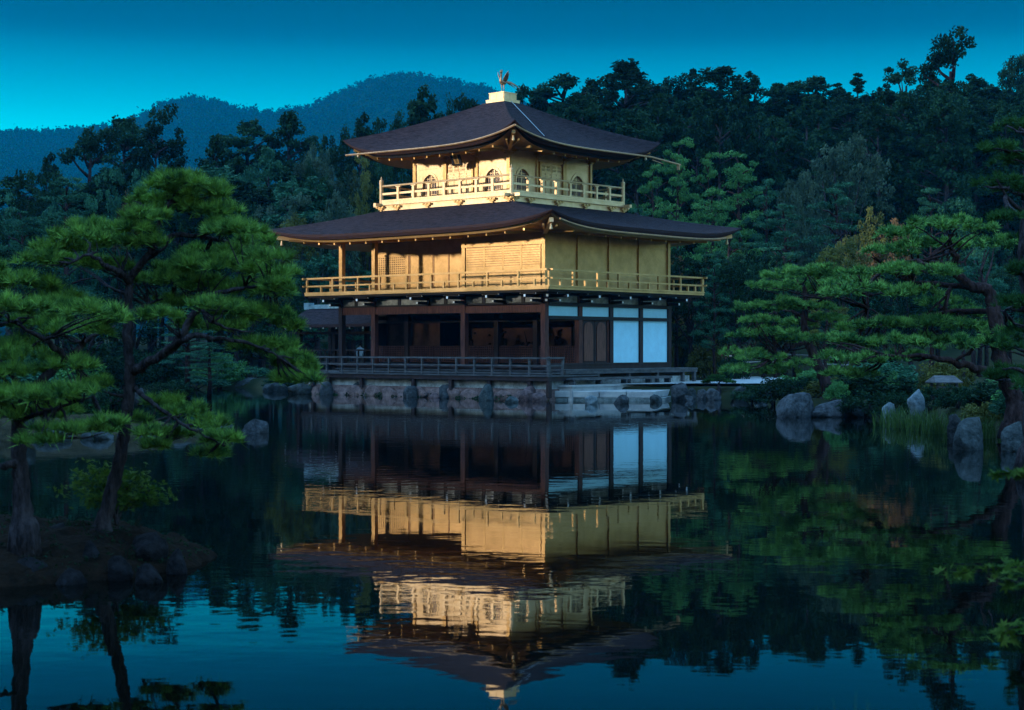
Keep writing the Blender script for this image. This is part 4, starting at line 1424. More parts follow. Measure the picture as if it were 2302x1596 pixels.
def near_pine(name, label, d, trunk, limbs, pads, tw, needle_mat, bark_mat, per_m2, needles, length, width,
              ground_z=None, group=None, spread_d=0.8, cat="pine tree", flat=0.42):
    def pt(q):
        return P(q[0], q[1], d + (q[2] if len(q) > 2 else 0.0))
    base = pt(trunk[0])
    root = empty(name, base, 0, label, cat, group)
    m2 = d / FPX
    def rel(pts):
        return [p - base for p in pts]
    sk = []
    tp = smooth_pts([pt(q) for q in trunk], 5)
    n = len(tp)
    for i in range(n):                         # small irregular kinks
        if 0 < i < n - 1:
            tp[i] = tp[i] + Vector((R.uniform(-1, 1), R.uniform(-1, 1), 0)) * tw * m2 * 0.06
    rad = [tw * m2 * 0.5 * (1.0 - 0.72 * (i / (n - 1)) ** 0.9) * R.uniform(0.92, 1.08) for i in range(n)]
    for i, k in enumerate((1.5, 1.28, 1.14, 1.06)):
        rad[i] *= k
    down = tp[0] - Vector((0, 0, 0.35))
    mb = MB().tube(rel([down] + tp), [rad[0] * 1.25] + rad, 12)
    sk += tp
    mb.build("trunk", bark_mat, root, smooth=True)
    for L in limbs:
        w0, q = L[0], L[1:]
        lp = smooth_pts([pt(a) for a in q], 4)
        k = len(lp)
        for i in range(1, k):
            lp[i] = lp[i] + Vector((R.uniform(-1, 1), R.uniform(-1, 1), R.uniform(-1, 1))) * w0 * m2 * 0.16
        MB().tube(rel(lp), [w0 * m2 * 0.5 * (1 - 0.75 * i / (k - 1)) * R.uniform(0.9, 1.1) for i in range(k)], 9).build("limb", bark_mat, root, smooth=True)
        sk += lp
    P3 = []
    tw_mb = MB()
    for q in pads:
        cx_, cy_, rx, ry = q[:4]
        dz = q[4] if len(q) > 4 else R.uniform(-spread_d, spread_d)
        c = P(cx_, cy_, d + dz)
        P3.append((np.array(c) - np.array(base), rx * m2 * 1.12, rx * m2 * R.uniform(0.8, 1.05), max(ry * m2 * 1.1, rx * m2 * 0.3)))
        near = sorted(sk, key=lambda s_: (s_ - c).length)[0]
        for t in range(3):
            e = c + Vector((R.uniform(-1, 1) * rx * 0.7, R.uniform(-1, 1) * rx * 0.7, R.uniform(-0.1, 0.5) * ry)) * m2
            mid = near.lerp(e, 0.5) + Vector((R.uniform(-1, 1), R.uniform(-1, 1), R.uniform(-0.8, 0.4))) * rx * m2 * 0.22
            q1 = near.lerp(mid, 0.5) + Vector((R.uniform(-1, 1), R.uniform(-1, 1), R.uniform(-1, 1))) * rx * m2 * 0.08
            tw_mb.tube(rel([near, q1, mid, mid.lerp(e, 0.5) + Vector((0, 0, rx * m2 * 0.05)), e]), [tw * m2 * 0.085, tw * m2 * 0.07, tw * m2 * 0.055, tw * m2 * 0.04, tw * m2 * 0.02], 6)
    tw_mb.build("twigs", bark_mat, root, smooth=True)
    V, C = tufts(P3, per_m2, needles, length, width)
    np_mesh("crown", V, 3, needle_mat, root)
    return root


near_pine("black_pine", "pine with a forked trunk leaning right over the pond on the near islet", 15.6,
          [(228, 1190), (244, 1130), (262, 1060), (277, 985), (288, 900), (291, 840), (287, 760), (288, 690), (292, 628), (322, 588, -.1), (345, 556, -.1), (352, 515), (368, 475), (385, 452)],
          [(17, (292, 632), (268, 612, -.2), (244, 602, -.3), (222, 584, -.4), (196, 574, -.5), (160, 590, -.6)),
           (15, (346, 556), (378, 534, .1), (420, 528, .2), (462, 534, .3), (520, 546, .4), (572, 566, .5), (612, 590, .5)),
           (11, (332, 580), (366, 560, -.3), (380, 542, -.4)),
           (24, (296, 838), (338, 812, -.1), (376, 792, -.2), (402, 764, -.3), (424, 724, -.3), (444, 696, -.3), (470, 668, -.3), (512, 656, -.3), (556, 645, -.3), (596, 642, -.4)),
           (17, (384, 786), (412, 766, -.6), (440, 752, -.7), (482, 760, -.6), (530, 768, -.4), (580, 778, -.3), (622, 800, -.3)),
           (13, (292, 705), (322, 690, .3), (352, 676, .4), (392, 668, .5)),
           (10, (450, 690), (472, 720, -.5), (520, 740, -.6), (570, 745, -.6)),
           (12, (304, 872), (336, 900, -.3), (372, 928, -.5), (418, 958, -.6), (462, 980, -.7), (500, 1000, -.7)),
           (9, (400, 948), (380, 980, -.2), (350, 992, .1), (318, 1000, .2)),
           (10, (276, 890), (252, 886, -.2), (236, 880, -.3))],
          [(392, 428, 92, 30), (345, 462, 62, 30), (452, 446, 66, 30), (330, 500, 55, 24), (420, 478, 66, 28), (480, 488, 58, 34), (505, 520, 52, 26),
           (222, 532, 78, 36), (172, 548, 62, 32), (128, 570, 55, 30), (258, 560, 52, 24), (95, 598, 52, 28), (150, 600, 62, 22), (205, 600, 40, 16),
           (532, 530, 60, 30), (566, 556, 54, 32), (600, 592, 44, 28), (540, 575, 46, 20),
           (470, 612, 92, 36), (548, 606, 88, 36), (596, 628, 58, 34), (420, 640, 62, 28), (500, 655, 80, 32), (570, 668, 76, 34), (622, 662, 40, 30), (395, 610, 40, 20),
           (540, 715, 72, 30), (600, 725, 62, 36), (640, 745, 40, 30), (480, 700, 50, 24),
           (560, 790, 60, 24), (612, 795, 56, 36), (655, 825, 44, 34), (682, 838, 28, 24), (640, 862, 26, 18),
           (380, 690, 46, 22), (430, 740, 40, 18),
           (330, 555, 50, 24), (300, 525, 44, 22), (455, 580, 50, 22), (250, 610, 44, 20), (330, 640, 44, 20), (360, 720, 44, 20), (500, 745, 50, 22), (690, 860, 24, 18), (372, 912, 40, 20), (420, 938, 48, 26), (462, 968, 46, 30), (500, 1000, 40, 26), (478, 1030, 34, 22), (330, 985, 40, 20), (350, 1010, 30, 14), (300, 955, 30, 16), (400, 985, 32, 16)],
          34, needles_near, bark, 560, 15, 0.112, 0.0050, spread_d=0.9)

near_pine("black_pine", "broad low pine with dark trunk at the left edge of the near islet", 14.7,
          [(55, 1180), (50, 1120), (44, 1050), (40, 985), (44, 930), (62, 890), (90, 860), (130, 822), (168, 796), (186, 770)],
          [(24, (48, 1050), (20, 1045, -.1), (-20, 1050, -.2), (-60, 1020, -.2)),
           (18, (60, 892), (30, 850, .2), (-10, 800, .3), (-40, 740, .3)),
           (16, (150, 808), (110, 770, -.3), (60, 740, -.4), (10, 712, -.4)),
           (14, (182, 776), (220, 750, .1), (260, 730, .2)),
           (12, (46, 945), (90, 930, -.4), (150, 910, -.5), (210, 890, -.5)),
           (10, (44, 985), (100, 978, -.2), (170, 985, -.2), (230, 975, -.2))],
          [(45, 655, 80, 40), (-30, 640, 80, 45), (110, 690, 80, 36), (165, 712, 66, 32), (225, 715, 60, 30), (262, 728, 34, 22), (30, 712, 80, 38), (95, 740, 76, 30), (170, 755, 66, 24), (-40, 720, 70, 40),
           (20, 795, 72, 34), (75, 815, 62, 26), (-40, 800, 60, 40), (40, 850, 70, 26), (160, 830, 50, 18),
           (30, 905, 80, 30), (100, 905, 70, 26), (165, 890, 55, 24), (212, 872, 42, 20), (60, 945, 66, 22), (140, 930, 56, 18), (-30, 920, 60, 30),
           (140, 975, 60, 18), (205, 975, 55, 20), (240, 960, 32, 16), (100, 1000, 50, 14)],
          44, needles_near, bark, 500, 15, 0.112, 0.0050, spread_d=0.7)

pr = dict(needle_mat=needles_right, bark_mat=bark_red, per_m2=105, needles=12, length=0.165, width=0.013)
near_pine("red_pine", "leaning layered pine behind the large grey boulders on the right shore", 52,
          [(1868, 890), (1852, 850), (1832, 805), (1816, 768), (1808, 720), (1812, 675), (1806, 640)],
          [(11, (1818, 770), (1790, 776, -.5), (1765, 790, -.8), (1745, 800, -1)),
           (10, (1810, 715), (1780, 700, .5), (1745, 696, 1)),
           (9, (1812, 690), (1850, 672, -.8), (1890, 662, -1)),
           (9, (1830, 800), (1870, 790, .6), (1900, 770, 1))],
          [(1832, 618, 70, 20), (1770, 628, 60, 18), (1885, 628, 60, 20), (1735, 652, 55, 22), (1800, 655, 66, 22), (1862, 660, 60, 20),
           (1700, 700, 52, 22), (1755, 690, 55, 20), (1820, 698, 55, 18), (1730, 728, 55, 18), (1850, 725, 50, 20), (1790, 735, 40, 16),
           (1690, 762, 48, 22), (1740, 755, 52, 20), (1800, 770, 50, 18), (1860, 770, 46, 22), (1670, 800, 46, 22), (1715, 812, 50, 22),
           (1690, 838, 55, 22), (1745, 842, 50, 22), (1655, 842, 30, 16), (1790, 825, 40, 18)],
          30, spread_d=1.7, **pr)
near_pine("red_pine", "largest right shore pine with a snaking dark trunk and wide drooping pads", 36,
          [(2285, 950), (2280, 900), (2262, 850), (2246, 790), (2240, 735), (2233, 685), (2218, 650), (2188, 646), (2160, 626), (2138, 602), (2150, 582, -.3), (2140, 560, -.3)],
          [(24, (2262, 850), (2225, 838, -.5), (2180, 824, -.9), (2130, 812, -1.2), (2060, 800, -1.4), (1990, 800, -1.5)),
           (15, (2190, 646), (2120, 640, .5), (2060, 634, 1), (2017, 648, 1.4), (1962, 664, 1.6)),
           (14, (2236, 700), (2150, 700, .9), (2070, 712, 1.1), (2010, 716, 1.2), (1950, 694, 1.2)),
           (12, (2140, 600), (2080, 585, -.6), (2010, 590, -.8))],
          [(2110, 510, 70, 24), (2040, 535, 66, 24), (2170, 520, 66, 26), (2080, 560, 70, 24), (1995, 578, 60, 24), (2150, 560, 60, 22), (2220, 560, 60, 34),
           (1968, 622, 66, 24), (2040, 618, 70, 26), (2110, 622, 60, 22), (1905, 645, 52, 20), (1960, 660, 60, 22), (2050, 668, 66, 24), (2120, 690, 60, 24),
           (1888, 668, 46, 20), (2180, 720, 60, 30),
           (1925, 745, 56, 20), (1985, 738, 62, 20), (2050, 738, 66, 22), (2115, 735, 66, 24), (2170, 745, 50, 26), (1890, 775, 46, 22), (1950, 782, 60, 24), (2020, 780, 62, 24), (2090, 778, 60, 24),
           (1872, 810, 40, 22), (1925, 820, 55, 24), (1985, 818, 50, 22), (2050, 812, 46, 20), (1888, 850, 38, 24), (1935, 850, 36, 18), (2180, 790, 60, 34), (2230, 780, 46, 50)],
          46, spread_d=1.8, **pr)
near_pine("black_pine", "dark bushy pine filling the right edge of the view", 27,
          [(2330, 1010), (2322, 930), (2330, 820), (2318, 700), (2305, 600), (2302, 520), (2315, 420), (2310, 300)],
          [(16, (2318, 700), (2280, 690, .3), (2250, 700, .5)), (14, (2306, 480), (2270, 450, -.3), (2240, 400, -.4)), (14, (2325, 850), (2290, 830, -.3), (2255, 830, -.4))],
          [(2290, 300, 50, 34), (2250, 345, 44, 26), (2300, 370, 60, 30), (2240, 420, 46, 26), (2290, 440, 60, 34), (2330, 300, 60, 40), (2270, 500, 40, 26), (2320, 560, 60, 40),
           (2285, 700, 44, 40), (2310, 760, 60, 40), (2270, 790, 50, 36), (2290, 850, 60, 36), (2255, 860, 40, 24), (2320, 880, 60, 40), (2300, 620, 36, 30)],
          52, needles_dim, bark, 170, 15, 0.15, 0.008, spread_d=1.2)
near_pine("dwarf_pine", "tiny spreading pine on the white gravel beside the boulders", 65.5,
          [(1616, 870), (1614, 864), (1618, 858), (1614, 853)], [],
          [(1600, 858, 16, 5, 0), (1628, 858, 18, 5, .2), (1613, 851, 20, 6, 0), (1590, 862, 10, 4, .2), (1640, 861, 10, 4, -.2)],
          6, needles_dim, bark, 260, 12, 0.12, 0.010, spread_d=0.2)


# ---------------------------------------------------------------- trees of the garden and the woods: one of each kind, then copies
def clump_leaves(cl, n_per, size, up=0.35, aspect=0.7):
    """cl = list of (centre, rx, rz)"""
    C = []
    for c, rx, rz in cl:
        d = rng.normal(size=(n_per, 3))
        d /= np.linalg.norm(d, axis=1, keepdims=True)
        r = rng.random((n_per, 1)) ** 0.45
        C.append(np.array(c) + d * r * np.array([rx, rx, rz]))
    C = np.concatenate(C)
    return quads(C, size * rng.uniform(0.6, 1.25, len(C)), up, aspect)


def make_tree(name, kind, seed):
    rr = random.Random(seed)
    root = empty(name)
    tr = MB()
    cl = []
    H = 10.0
    if kind == "tall":
        lean = rr.uniform(-0.3, 0.3)
        tp = [Vector((lean * z / H, 0.1 * math.sin(z), z)) for z in (-0.6, 1.5, 4, 6.5, 9.2)]
        tr.tube(tp, [0.22, 0.19, 0.15, 0.10, 0.03], 8)
        for i in range(78):
            u = rr.random() ** 0.85
            z = H * (0.30 + 0.68 * u)
            env = 2.3 * min(1, 0.55 + 1.1 * u) * math.sqrt(max(0.03, 1 - max(0, (u - 0.45) / 0.56) ** 2)) * (0.75 + 0.25 * math.sin(seed * 3 + u * 17))
            a, q = rr.uniform(0, 6.283), env * rr.uniform(0.35, 1.08)
            c = Vector((q * math.cos(a) + lean * z / H, q * math.sin(a), z + rr.uniform(-0.2, 0.2)))
            r = rr.uniform(0.38, 0.72) * (1 - 0.35 * u)
            cl.append((c, r, r * 0.62))
            if i % 3 == 0:
                tr.tube([Vector((lean * z / H, 0, z - 0.5)), c.lerp(Vector((lean, 0, z)), 0.4) + Vector((0, 0, -0.15)), c], [0.06, 0.04, 0.015], 5)
        for i in range(5):
            cl.append((Vector((lean + rr.uniform(-0.35, 0.35), rr.uniform(-0.3, 0.3), H * rr.uniform(0.93, 1.02))), rr.uniform(0.18, 0.36), 0.32))
        V = clump_leaves(cl, 95, 0.105, 0.3)
    elif kind == "spire":
        tr.tube([(0, 0, -0.5), (0, 0, 5), (0, 0, 9.8)], [0.2, 0.13, 0.02], 8)
        for i in range(60):
            u = rr.random()
            z = H * (0.22 + 0.77 * u)
            q = 1.75 * (1 - u) ** 0.75 * rr.uniform(0.3, 1.1) + 0.08
            a = rr.uniform(0, 6.283)
            r = 0.25 + 0.42 * (1 - u)
            cl.append((Vector((q * math.cos(a), q * math.sin(a), z - 0.25 * q)), r, r * 0.5))
        V = clump_leaves(cl, 75, 0.115, 0.3)
    elif kind == "open":                       # old pine: bare trunk, a few limbs, clumps with sky between
        tp = [Vector(p) for p in ((0, 0, -0.6), (0.1, 0, 2.5), (-0.1, 0.1, 5), (0.15, 0, 7), (0.3, 0, 8.6))]
        tr.tube(tp, [0.23, 0.2, 0.17, 0.12, 0.06], 9)
        for i in range(13):
            z = rr.uniform(4.8, 8.8)
            a = rr.uniform(0, 6.283)
            q = rr.uniform(0.9, 2.2) * (1.15 - 0.45 * (z - 4.8) / 4)
            e = Vector((q * math.cos(a), q * math.sin(a), z + rr.uniform(0.3, 1.0)))
            tr.tube([Vector((0.1, 0, z - 0.3)), Vector((e.x * 0.5, e.y * 0.5, z)), e], [0.085, 0.06, 0.02], 6)
            for j in range(3):
                r = rr.uniform(0.32, 0.62)
                cl.append((e + Vector((rr.uniform(-0.6, 0.6), rr.uniform(-0.6, 0.6), rr.uniform(-0.1, 0.3))), r, r * 0.5))
        for j in range(4):
            cl.append((Vector((0.3 + rr.uniform(-0.5, 0.5), rr.uniform(-0.5, 0.5), rr.uniform(8.9, 9.9))), 0.42, 0.3))
        V = clump_leaves(cl, 120, 0.105, 0.35)
    elif kind == "broad":
        tp = [Vector((0, 0, -0.6)), Vector((0.1, 0, 2)), Vector((-0.1, 0.1, 4)), Vector((0, 0, 6))]
        tr.tube(tp, [0.26, 0.21, 0.15, 0.06], 8)
        lob = [(Vector((rr.uniform(-1.8, 1.8), rr.uniform(-1.8, 1.8), rr.uniform(3.6, 7.8))), rr.uniform(1.1, 2.0)) for _ in range(11)]
        for i in range(110):
            c0, r0 = rr.choice(lob)
            d = Vector((rr.gauss(0, 1), rr.gauss(0, 1), rr.gauss(0.35, 0.9))).normalized()
            c = c0 + Vector((d.x * r0, d.y * r0, d.z * r0 * 0.9)) * rr.uniform(0.6, 1.08)
            c.z = max(1.2, min(9.7, c.z))
            r = rr.uniform(0.30, 0.62)
            cl.append((c, r, r * 0.7))
        for c0, r0 in lob:
            tr.tube([Vector((0, 0, 2.6)), Vector((c0.x * 0.5, c0.y * 0.5, c0.z * 0.72)), c0], [0.10, 0.06, 0.02], 6)
        V = clump_leaves(cl, 85, 0.105, 0.35)
    elif kind == "layered":
        tp = [Vector((0, 0, -0.6)), Vector((0.25, 0, 2.5)), Vector((-0.15, 0.1, 5)), Vector((0.15, 0, 7.5)), Vector((0, 0, 9))]
        tr.tube(tp, [0.24, 0.2, 0.16, 0.10, 0.04], 8)
        for i in range(24):
            u = (i + rr.random()) / 24
            z = H * (0.26 + 0.70 * u)
            q = (2.9 - 2.2 * u) * rr.uniform(0.35, 1.0)
            a = i * 2.4 + rr.uniform(-0.5, 0.5)
            e = Vector((q * math.cos(a), q * math.sin(a), z))
            tr.tube([Vector((0, 0, z - 0.5)), e * 0.5 + Vector((0, 0, z * 0.5 - 0.2)), e + Vector((0, 0, -0.1))], [0.07, 0.05, 0.02], 5)
            for j in range(4):
                r = rr.uniform(0.42, 0.85) * (1.1 - 0.4 * u)
                cl.append((e + Vector((rr.uniform(-0.8, 0.8), rr.uniform(-0.8, 0.8), rr.uniform(-0.06, 0.22))), r, r * 0.27))
        V = clump_leaves(cl, 100, 0.095, 0.9, 0.45)
    else:                                      # "shrub": low rounded bush about 2 m wide and 1.2 m high
        for i in range(5):
            tr.tube([(0, 0, -0.2), (rr.uniform(-0.4, 0.4), rr.uniform(-0.4, 0.4), 0.5)], [0.04, 0.015], 5)
        for i in range(46):
            d = Vector((rr.gauss(0, 1), rr.gauss(0, 1), abs(rr.gauss(0, 1)))).normalized()
            r = rr.uniform(0.16, 0.32)
            q = rr.uniform(0.55, 1.0)
            cl.append((Vector((d.x * 0.95 * q, d.y * 0.95 * q, 0.12 + d.z * 0.88 * q)), r, r * 0.75))
        V = clump_leaves(cl, 75, 0.055, 0.5)
    topz = float(np.percentile(V[..., 2], 99.6))
    zk = (1.25 if kind == "shrub" else 10.0) / topz
    V[..., 2] *= zk
    tr.v = [(p[0], p[1], p[2] * zk) for p in tr.v]
    tr.build("trunk", bark_red if kind in ("layered", "open") else bark, root, smooth=True)
    np_mesh("crown", V, 4, fol_green, root)
    ext = float(np.percentile(np.abs(V.reshape(-1, 3)[:, :2]), 98))
    return root, ext


PROTO = {}
for kind, cnt in (("tall", 4), ("spire", 2), ("open", 2), ("broad", 4), ("layered", 3), ("shrub", 3)):
    PROTO[kind] = [make_tree({"tall": "dark_conifer", "spire": "cedar_tree", "open": "old_pine", "broad": "broadleaf_tree", "layered": "garden_pine", "shrub": "shrub"}[kind], kind, 17 * i + len(kind)) for i in range(cnt)]
CATS = {"tall": "conifer", "spire": "cedar", "open": "pine tree", "broad": "tree", "layered": "pine tree", "shrub": "shrub"}
FRESH = {}


def plant(px, ytop, wpx, d, kind, m, label, group=None, var=None):
    """a tree whose crown tops out at (px, ytop) and spreads wpx wide at d metres"""
    ps_ = PROTO[kind]
    i = R.randrange(len(ps_)) if var is None else var % len(ps_)
    root, ext = ps_[i]
    wpx = wpx * {"tall": 1.75, "spire": 1.5, "open": 1.35, "broad": 1.15}.get(kind, 1.0)
    p = P(px, ytop, d)
    gz = float(ground_h(p.x, d))
    gz = max(gz, 0.1)
    h = max(p.z - gz, 0.6)
    full = 1.25 if kind == "shrub" else 10.0
    sz = h / full
    sxy = wpx * d / FPX / 2 / ext
    locn = (p.x, d, gz)
    sc_ = (sxy * R.uniform(0.92, 1.08), sxy * R.uniform(0.92, 1.08), sz)
    rz = R.uniform(0, 6.28)
    if (kind, i) not in FRESH:
        FRESH[kind, i] = 1
        root.location, root.scale, root.rotation_euler = locn, sc_, (0, 0, rz)
        tag(root, label, CATS[kind], group)
        for ch in root.children:
            if ch.name.startswith("crown"):
                ch.material_slots[0].link = "OBJECT"
                ch.material_slots[0].material = m
        return root
    return tag(copy_tree(root, locn, rz, sc_, label, group, {"crown": m}), None, CATS[kind])

D_, T_, G_, Y_, O_, B_, RD, YE = fol_dark, fol_teal, fol_green, fol_grey, fol_olive, fol_brown, fol_red, fol_yellow
gsk = "trees along the left skyline below the hills"
for a in (
    (20, 388, 120, 96, "broad", D_, "near black rounded tree at the left edge below the hill"),
    (100, 350, 80, 124, "tall", D_, "short dark tree left of the sparse pine with the bare trunk"),
    (196, 284, 150, 118, "open", D_, "sparse dark pine with a bare trunk against the blue hill"),
    (285, 268, 95, 130, "tall", D_, "dark tree between the sparse bare trunked pine and the big dome crowned tree"),
    (345, 282, 80, 127, "tall", D_, "dark tree touching the left side of the big dome crowned tree"),
    (418, 242, 190, 128, "broad", D_, "big dome crowned tree, tallest of the left skyline"),
    (492, 312, 80, 125, "tall", D_, "lower dark tree on the right shoulder of the dome crowned tree"),
    (563, 276, 105, 128, "tall", D_, "dark rugged tree below the saddle of the hills, left of its taller twin"),
    (648, 258, 95, 130, "tall", D_, "dark rugged twin topped tree below the right hill's foot"),
    (606, 335, 70, 120, "tall", T_, "teal tree in the gap between the two rugged dark trees"),
    (705, 330, 95, 118, "broad", Y_, "grey green tree to the right of the twin topped dark tree"),
    (765, 300, 110, 122, "broad", D_, "dark round tree left of the upper roof's left tip"),
    (803, 262, 80, 126, "tall", D_, "dark tree peeping over the upper roof's left tip"),
    (866, 262, 100, 120, "broad", D_, "dark broad tree above the left slope of the upper roof"),
    (946, 206, 110, 128, "tall", D_, "tall dark conifer rising left of the roof pedestal before the hill"),
    (1012, 222, 100, 130, "broad", D_, "dark round crown just left of the roof pedestal"),
    (1064, 232, 90, 134, "tall", D_, "dark tree directly behind the roof pedestal's left side"),
    (1120, 222, 60, 138, "tall", D_, "small dark tree behind the phoenix's pedestal")):
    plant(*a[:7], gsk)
grs = "conifers along the right skyline"
for a in (
    (1175, 196, 60, 146, "tall", D_, "small dark tree right of the phoenix's tail"),
    (1208, 186, 66, 148, "open", D_, "thin dark tree with sky showing through, right of the phoenix"),
    (1268, 171, 120, 146, "tall", D_, "broad dark tree, first big crown right of the phoenix"),
    (1338, 182, 90, 148, "tall", D_, "dark tree between the first big crown and the tallest crown behind the roof"),
    (1405, 142, 125, 144, "tall", D_, "tall crown with sky holes rising highest over the roof's right slope"),
    (1452, 180, 80, 148, "tall", D_, "lower dark tree right of the tall crown with sky holes"),
    (1498, 172, 90, 148, "open", D_, "feathery dark pine over the upper roof's right slope"),
    (1556, 156, 62, 150, "spire", D_, "slim pointed conifer left of the broad topped pair over the roof's right tip"),
    (1607, 152, 120, 146, "tall", D_, "broad rounded dark conifer above the upper roof's right tip"),
    (1662, 186, 76, 150, "spire", D_, "short pointed conifer right of the broad rounded conifer"),
    (1703, 168, 90, 148, "tall", D_, "dark conifer with a side tuft in the middle of the right ridge"),
    (1748, 188, 80, 150, "spire", D_, "low pointed conifer in the middle of the right ridge"),
    (1788, 186, 84, 150, "tall", D_, "flat topped dark conifer left of the conical crown on the right ridge"),
    (1832, 172, 104, 148, "tall", D_, "conical dark crown in the middle of the right ridge"),
    (1884, 188, 70, 150, "spire", D_, "small spire between the conical crown and the sharpest spire"),
    (1928, 166, 76, 150, "spire", D_, "sharpest spire on the right ridge, left of the bushy pine"),
    (1976, 194, 80, 150, "tall", D_, "dark conifer beside the bushy topped pine on the right ridge"),
    (2036, 140, 130, 132, "open", D_, "bushy clustered pine left of the tallest pine at the right"),
    (2142, 80, 150, 120, "open", D_, "tallest pine of the view with a clustered top and long bare trunk"),
    (2088, 180, 100, 140, "tall", D_, "dark conifer in the notch left of the tallest pine"),
    (2208, 172, 110, 150, "tall", D_, "dark tree at the right foot of the tallest pine"),
    (2262, 128, 110, 165, "broad", D_, "distant rounded tree on the hill crest at the right edge"),
    (2308, 116, 120, 168, "broad", D_, "distant rounded tree at the right end of the skyline")):
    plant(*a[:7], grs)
gm = "light green garden trees right of the pavilion"
for a in (
    (1466, 372, 110, 104, "layered", G_, "green pine behind the right eaves of the upper roof"),
    (1524, 316, 130, 100, "layered", G_, "bright green pine under the long golden spout"),
    (1592, 345, 105, 102, "layered", G_, "green pine just right of the golden spout's tip"),
    (1662, 342, 150, 98, "layered", G_, "large light green layered pine in the middle of the right garden"),
    (1600, 430, 150, 94, "layered", G_, "green pine above the lower roof's right tip"),
    (1722, 405, 110, 96, "layered", T_, "teal green pine right of the large light green layered pine"),
    (1890, 306, 160, 106, "broad", Y_, "rounded grey green tree standing before the dark conifers"),
    (1822, 395, 100, 104, "broad", Y_, "grey green tree on the left flank of the rounded grey green tree"),
    (1778, 398, 66, 102, "broad", Y_, "small grey green tree left of the rounded grey green tree"),
    (1880, 412, 170, 98, "layered", T_, "teal tree below the rounded grey green tree"),
    (1762, 462, 150, 95, "layered", T_, "teal tree right of the lower roof's tip"),
    (1932, 474, 100, 92, "broad", O_, "olive tree between the teal trees and the largest right shore pine"),
    (1992, 498, 110, 90, "broad", B_, "russet brown tree behind the largest right shore pine"),
    (2092, 426, 130, 98, "layered", T_, "teal tree above the top of the largest right shore pine"),
    (2190, 452, 120, 98, "broad", T_, "dim teal tree beside the dark pine at the right edge"),
    (1440, 470, 120, 96, "layered", T_, "teal pine behind the top storey gallery's right corner"),
    (1640, 512, 150, 90, "layered", T_, "dark teal tree just beyond the lower roof's right tip"),
    (1748, 556, 130, 88, "layered", T_, "teal pine behind the leaning layered pine"),
    (1858, 566, 90, 78, "layered", YE, "yellowish tree with flat sprays behind the right shore pines"),
    (1886, 540, 110, 84, "broad", O_, "olive tree above the yellowish tree"),
    (1650, 565, 130, 85, "broad", D_, "dark tree right of the golden balcony's end"),
    (1716, 622, 110, 80, "broad", D_, "dark tree behind the left pads of the leaning layered pine"),
    (1545, 580, 60, 92, "broad", B_, "russet maple seen over the golden balcony's right end"),
    (1592, 592, 56, 92, "broad", RD, "red maple seen beyond the golden balcony's right end"),
    (1500, 545, 90, 96, "broad", T_, "dim teal tree behind the pavilion's right corner")):
    plant(*a[:7], gm)
gl2 = "mixed garden trees left of the pavilion"
for a in (
    (150, 398, 190, 95, "layered", T_, "broad layered teal pine at the left below the sparse bare trunked pine"),
    (50, 470, 150, 90, "layered", T_, "dim layered pine at the left edge"),
    (285, 436, 70, 100, "broad", B_, "russet bush crown left of the forked pine's top"),
    (540, 380, 110, 112, "broad", T_, "teal tree behind the right side of the forked pine's top"),
    (610, 470, 110, 100, "broad", Y_, "grey green tree right of the forked pine's top"),
    (640, 405, 90, 106, "broad", T_, "teal tree under the twin topped dark tree"),
    (745, 365, 130, 104, "broad", Y_, "grey green tree with pale sprays left of the pavilion's upper eaves"),
    (692, 445, 110, 98, "broad", Y_, "grey tree above the lower roof's left tip"),
    (795, 345, 95, 105, "broad", O_, "olive tree under the upper roof's left tip"),
    (652, 485, 95, 94, "broad", O_, "pale olive tree beside the lower roof's left tip"),
    (770, 442, 105, 95, "broad", Y_, "grey green tree behind the gallery's left corner"),
    (832, 398, 80, 100, "broad", O_, "thin olive tree left of the gallery railing"),
    (715, 575, 150, 92, "broad", T_, "teal tree seen through the open corner of the golden storey"),
    (800, 600, 130, 96, "layered", T_, "dim pine seen behind the golden corner posts"),
    (560, 620, 160, 90, "broad", D_, "dark tree behind the right pads of the forked pine"),
    (420, 690, 160, 74, "layered", T_, "low teal pine behind the fork of the forked pine"),
    (300, 650, 150, 80, "broad", D_, "dark tree behind the trunk of the forked pine"),
    (470, 770, 110, 68, "layered", T_, "small teal pine on the far bank under the forked pine's long limb"),
    (180, 700, 200, 72, "broad", D_, "dark tree between the two near pines"),
    (590, 720, 130, 90, "broad", D_, "dark tree left of the fishing annex"),
    (700, 700, 120, 98, "broad", T_, "teal tree behind the fishing annex roof"),
    (60, 560, 180, 78, "broad", D_, "dark tree mass behind the broad low pine at the left edge")):
    plant(*a[:7], gl2)
# forest rows that fill the slope and the left wood
lab_f = "dark conifer massed in the shadowed forest on the slope behind the garden"
for i in range(100):
    px = 1150 + 1190 * (i + R.random()) / 100
    d = R.uniform(112, 142)
    plant(px, R.uniform(205, 330), R.uniform(62, 105), d, R.choice(("tall", "tall", "tall", "spire")), D_, lab_f, "shadowed forest conifers on the slope")
for i in range(46):
    px = 1150 + 1180 * (i + R.random()) / 46
    plant(px, np.interp(px, [1150, 1400, 1900, 2330], [228, 205, 222, 190]) + R.uniform(-12, 18), R.uniform(70, 110), R.uniform(146, 156), R.choice(("tall", "broad", "spire")), D_, lab_f, "shadowed forest conifers on the slope")
lab_w = "dim tree in the lower wood left of the pavilion"
for i in range(50):
    px = -20 + 1130 * (i + R.random()) / 50
    d = R.uniform(98, 118)
    plant(px, R.uniform(360, 470), R.uniform(80, 130), d, R.choice(("tall", "broad", "broad")), R.choice((D_, D_, T_)), lab_w, "dim trees of the left wood")
lab_b = "dim tree low behind the right garden, mostly hidden by the pines"
